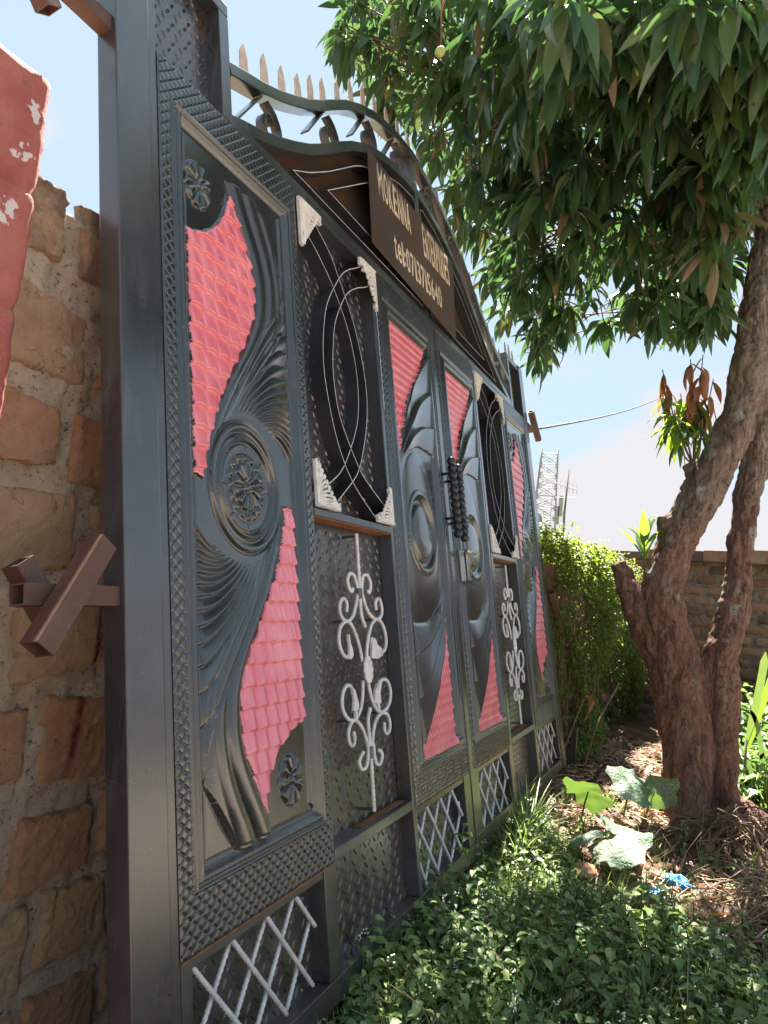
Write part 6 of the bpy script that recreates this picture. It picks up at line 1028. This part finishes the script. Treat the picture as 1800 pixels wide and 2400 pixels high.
# crumpled blue plastic
def bag(loc, s, flat, lab, seed):
    bm = bmesh.new(); bmesh.ops.create_icosphere(bm, subdivisions=5, radius=1)
    for v in bm.verts:
        c = v.co; k = 1+.30*fb((c.x*1.5+seed, c.y*1.5, c.z*1.5))+.22*abs(fb((c.x*3.3+seed, c.y*3.3, c.z*3.3)))+.22*abs(fb((c.x*7, c.y*7+seed, c.z*7)))+.12*abs(fb((c.x*15, c.y*15+seed, c.z*15))); v.co = Vector((c.x*k*s*1.3, c.y*k*s, c.z*k*s*flat))
    me = bpy.data.meshes.new('b'); bm.to_mesh(me); bm.free(); o = link(me, 'plastic_bag', None, (M['bag'],), False, lab, 'plastic bag', 'blue plastic scraps on the straw'); o.location = (loc[0], loc[1], float(gh(*loc[:2]))+loc[2]); o.rotation_euler = (0, 0, seed)
bag((3.30, .07, .03), .036, .62, 'brightest crumpled blue plastic scrap, rightmost, nearest the trunk', 1.1)
bag((3.15, .15, .018), .036, .35, 'dull flattened blue plastic under straw, middle of the three bigger scraps', 2.3)
bag((2.92, .215, .03), .024, .7, 'dark blue knotted plastic scrap nearest the green weeds', 3.9)
bag((2.93, .165, .012), .018, .35, 'tiny blue scrap beside the knotted one', 5.2)
bm = bmesh.new(); bmesh.ops.create_icosphere(bm, subdivisions=2, radius=.06)
for v in bm.verts: v.co = Vector((v.co.x*1.2, v.co.y*.9, v.co.z*.45))+v.co*.2*fb(v.co*20)
me = bpy.data.meshes.new('s'); bm.to_mesh(me); bm.free(); o = link(me, 'clay_shard', None, (M['shard'],), False, 'orange clay shard under the largest pumpkin leaf', 'shard'); o.location = (3.16, .41, .04)
mb = MB(); mb.tube([(0, 0, 0), (.06, .03, .012), (.11, .05, .004)], [.007, .006, .004], 6); o = mb.obj('dead_stick', None, (M['straw'],), True, label='short pale stick lying among the foreground weeds', cat='stick'); o.location = (2.12, .46, .06); o.rotation_euler = (0, -.2, .3)
# sunlit greenery right of the trunk
acc = Acc()
for i in range(1500):
    x = rnd.uniform(4.75, 7.2); y = rnd.uniform(-1.3, .0); put(acc, WP[rnd.randrange(12)] if rnd.random() < .7 else TF[rnd.randrange(6)], x, y, rnd.uniform(1.4, 3.0)*(1+.5*(x > 6)))
build(acc, 'far_undergrowth', ['weed', 'stem', 'flower', 'grass'], kind='stuff', label='sunlit weeds between the tree and the far wall', cat='weeds')
cp = empty('reed_plant', (4.95, -.24, 0), 'tall broad bladed reed plant right of the trunk', 'plant')
def blade(parent, pts, w, mat):
    c = smoothcurve(pts, 4); V = []; F = []; n = len(c)
    for i, p in enumerate(c):
        t = i/(n-1); ww = w*min(1, 4*t+.25)*min(1, (1-t)*5+.12); V += [(p[0], p[1]-ww, p[2]+ww*.4), (p[0], p[1], p[2]), (p[0], p[1]+ww, p[2]+ww*.4)]
    for i in range(n-1): F += [(3*i, 3*i+1, 3*i+4, 3*i+3), (3*i+1, 3*i+2, 3*i+5, 3*i+4)]
    link(mk(V, F), 'blade', parent, (M[mat],), True)
blade(cp, [(0, .02, .35), (0, -.02, .6), (0, -.045, .8), (0, -.055, .93)], .022, 'grass'); blade(cp, [(0, .02, .3), (.02, -.04, .55), (.03, -.12, .85), (.02, -.2, 1.0)], .02, 'leafyoung')
blade(cp, [(0, .03, .6), (.0, -.03, .5), (0, -.07, .3), (.0, -.09, .08)], .014, 'weed'); blade(cp, [(0, .04, .3), (0, -.03, .28), (0, -.12, .36), (0, -.25, .40)], .014, 'grass'); blade(cp, [(0, .06, .38), (0, .0, .25), (0, -.06, .1), (0, -.08, .0)], .014, 'weed')
mb = MB(); mb.tube([(0, .02, 0), (0, .02, .4)], [.012, .008], 6); mb.obj('stem', cp, (M['stem'],), True)
# dry brown leaf and bent stems at the hedge foot
bl_ = empty('dry_stem_plant', (4.75, .86, 0), 'bent stems with one big brown dead leaf before the hedge', 'plant')
mb = MB(); mb.tube(smoothcurve([(0, 0, 0), (.1, -.05, .2), (.22, -.10, .42), (.28, -.12, .47)], 4), .006, 6); mb.obj('stem', bl_, (M['twig'],), True)
mb = MB(); mb.tube(smoothcurve([(.2, -.15, .0), (.3, -.2, .3), (.5, -.30, .58)], 4), .006, 6); mb.obj('stem', bl_, (M['twig'],), True)
V, F = leafproto(.17, .11, 6, .9, .3, wav=.3, seed=3); o = link(mk(V, F), 'leaf', bl_, (M['leafdry'],), True); o.location = (.26, -.12, .50); o.rotation_euler = (0, .8, -1.5)
mb = MB(); mb.box((-.02, -.02, 0), (.02, .02, .26)); o = mb.obj('metal_stub', None, (M['gate'],), bevel=.003, label='short dark square post standing beyond the foot of the gate', cat='post'); o.location = (5.08, .80, 0)

# ------------------------------------------------------------------ far mast, aerial and cable
DT = 60.; ty, tz0 = DT*.2228, 0; tw = empty('telecom_tower', (DT, ty, 0), 'tall grey lattice telecom tower standing beyond the hedge', 'tower')
hT = H+DT*.192; legs = []; 
def corner(k, z): r = 1.95-.95*(z/hT)**.8; r *= .95; a = math.radians(45+90*k+12); return (r*math.cos(a), r*math.sin(a), z)
for k in range(4): mb = MB(); mb.tube([corner(k, z) for z in np.linspace(0, hT+.4, 12)], .07, 6); mb.obj('leg', tw, (M['galv'],), True)
mb = MB(); zz = np.linspace(0, hT, 15)
for i in range(14):
    for k in range(4):
        a, b, c, d = corner(k, zz[i]), corner((k+1) % 4, zz[i]), corner(k, zz[i+1]), corner((k+1) % 4, zz[i+1]); mb.tube([a, d], .035, 4); mb.tube([b, c], .035, 4); mb.tube([c, d], .035, 4)
mb.obj('bracing', tw, (M['galv'],))
for dy, z, h in ((-1.5, H+DT*.118, 1.7), (-1.3, H+DT*.105, 1.5), (.9, H+DT*.120, 1.3)):
    mb = MB(); mb.box((-1.2, dy-.16, z-h/2), (-1.0, dy+.16, z+h/2)); mb.tube([(-1.0, dy, z), (-.2, dy*.6, z)], .05, 6); mb.obj('panel_antenna', tw, (M['galv'],), bevel=.02)
mb = MB(); mb.tube([(-.9, .3, H+DT*.10), (-1.25, .3, H+DT*.10)], [.35, .36], 14); mb.obj('dish', tw, (M['galv'],), True)
DA = 28.; ay = DA*.1945; an = empty('aerial_mast', (DA, ay, 0), 'thin crooked pole with a television aerial right of the lattice tower', 'aerial')
mb = MB(); mb.tube([(0, .0, 0), (.02, -.03, 2.5), (0, .03, 4.2), (.0, -.01, H+DA*.172)], [.055, .05, .045, .02], 6); mb.obj('pole', an, (M['twig'],), True)
mb = MB(); z = H+DA*.148; mb.tube([(-.3, .5, z+.10), (.1, -.35, z-.10)], .018, 5)
for i in range(7): t = i/6; x_, y_, z_ = -.3+.4*t, .5-.85*t, z+.10-.2*t; mb.tube([(x_-.15, y_-.05, z_-.22), (x_+.15, y_+.05, z_+.22)], .012, 4)
mb.tube([(0, .45, z-.45), (0, -.35, z-.42)], .012, 4); mb.obj('aerial', an, (M['galv'],))
mb = MB(); mb.tube([(.2, .62, 0), (0, .55, z-.4)], .012, 4); mb.tube([(0, 0, z-.6), (.3, .9, 0)], .008, 4); mb.obj('stay_wire', an, (M['galv'],))
P0 = Vector((5.1, 1.34, 2.30)); P1 = Vector((14, 1.2, 4.95)); c = [tuple(P0.lerp(P1, t)-Vector((0, 0, .06*math.sin(math.pi*t)))) for t in np.linspace(0, 1, 24)]
mb = MB(); mb.tube(c, .009, 6); o = mb.obj('overhead_cable', None, (M['wire'],), True, label='black cable running up from behind the gate across the sky', cat='cable')
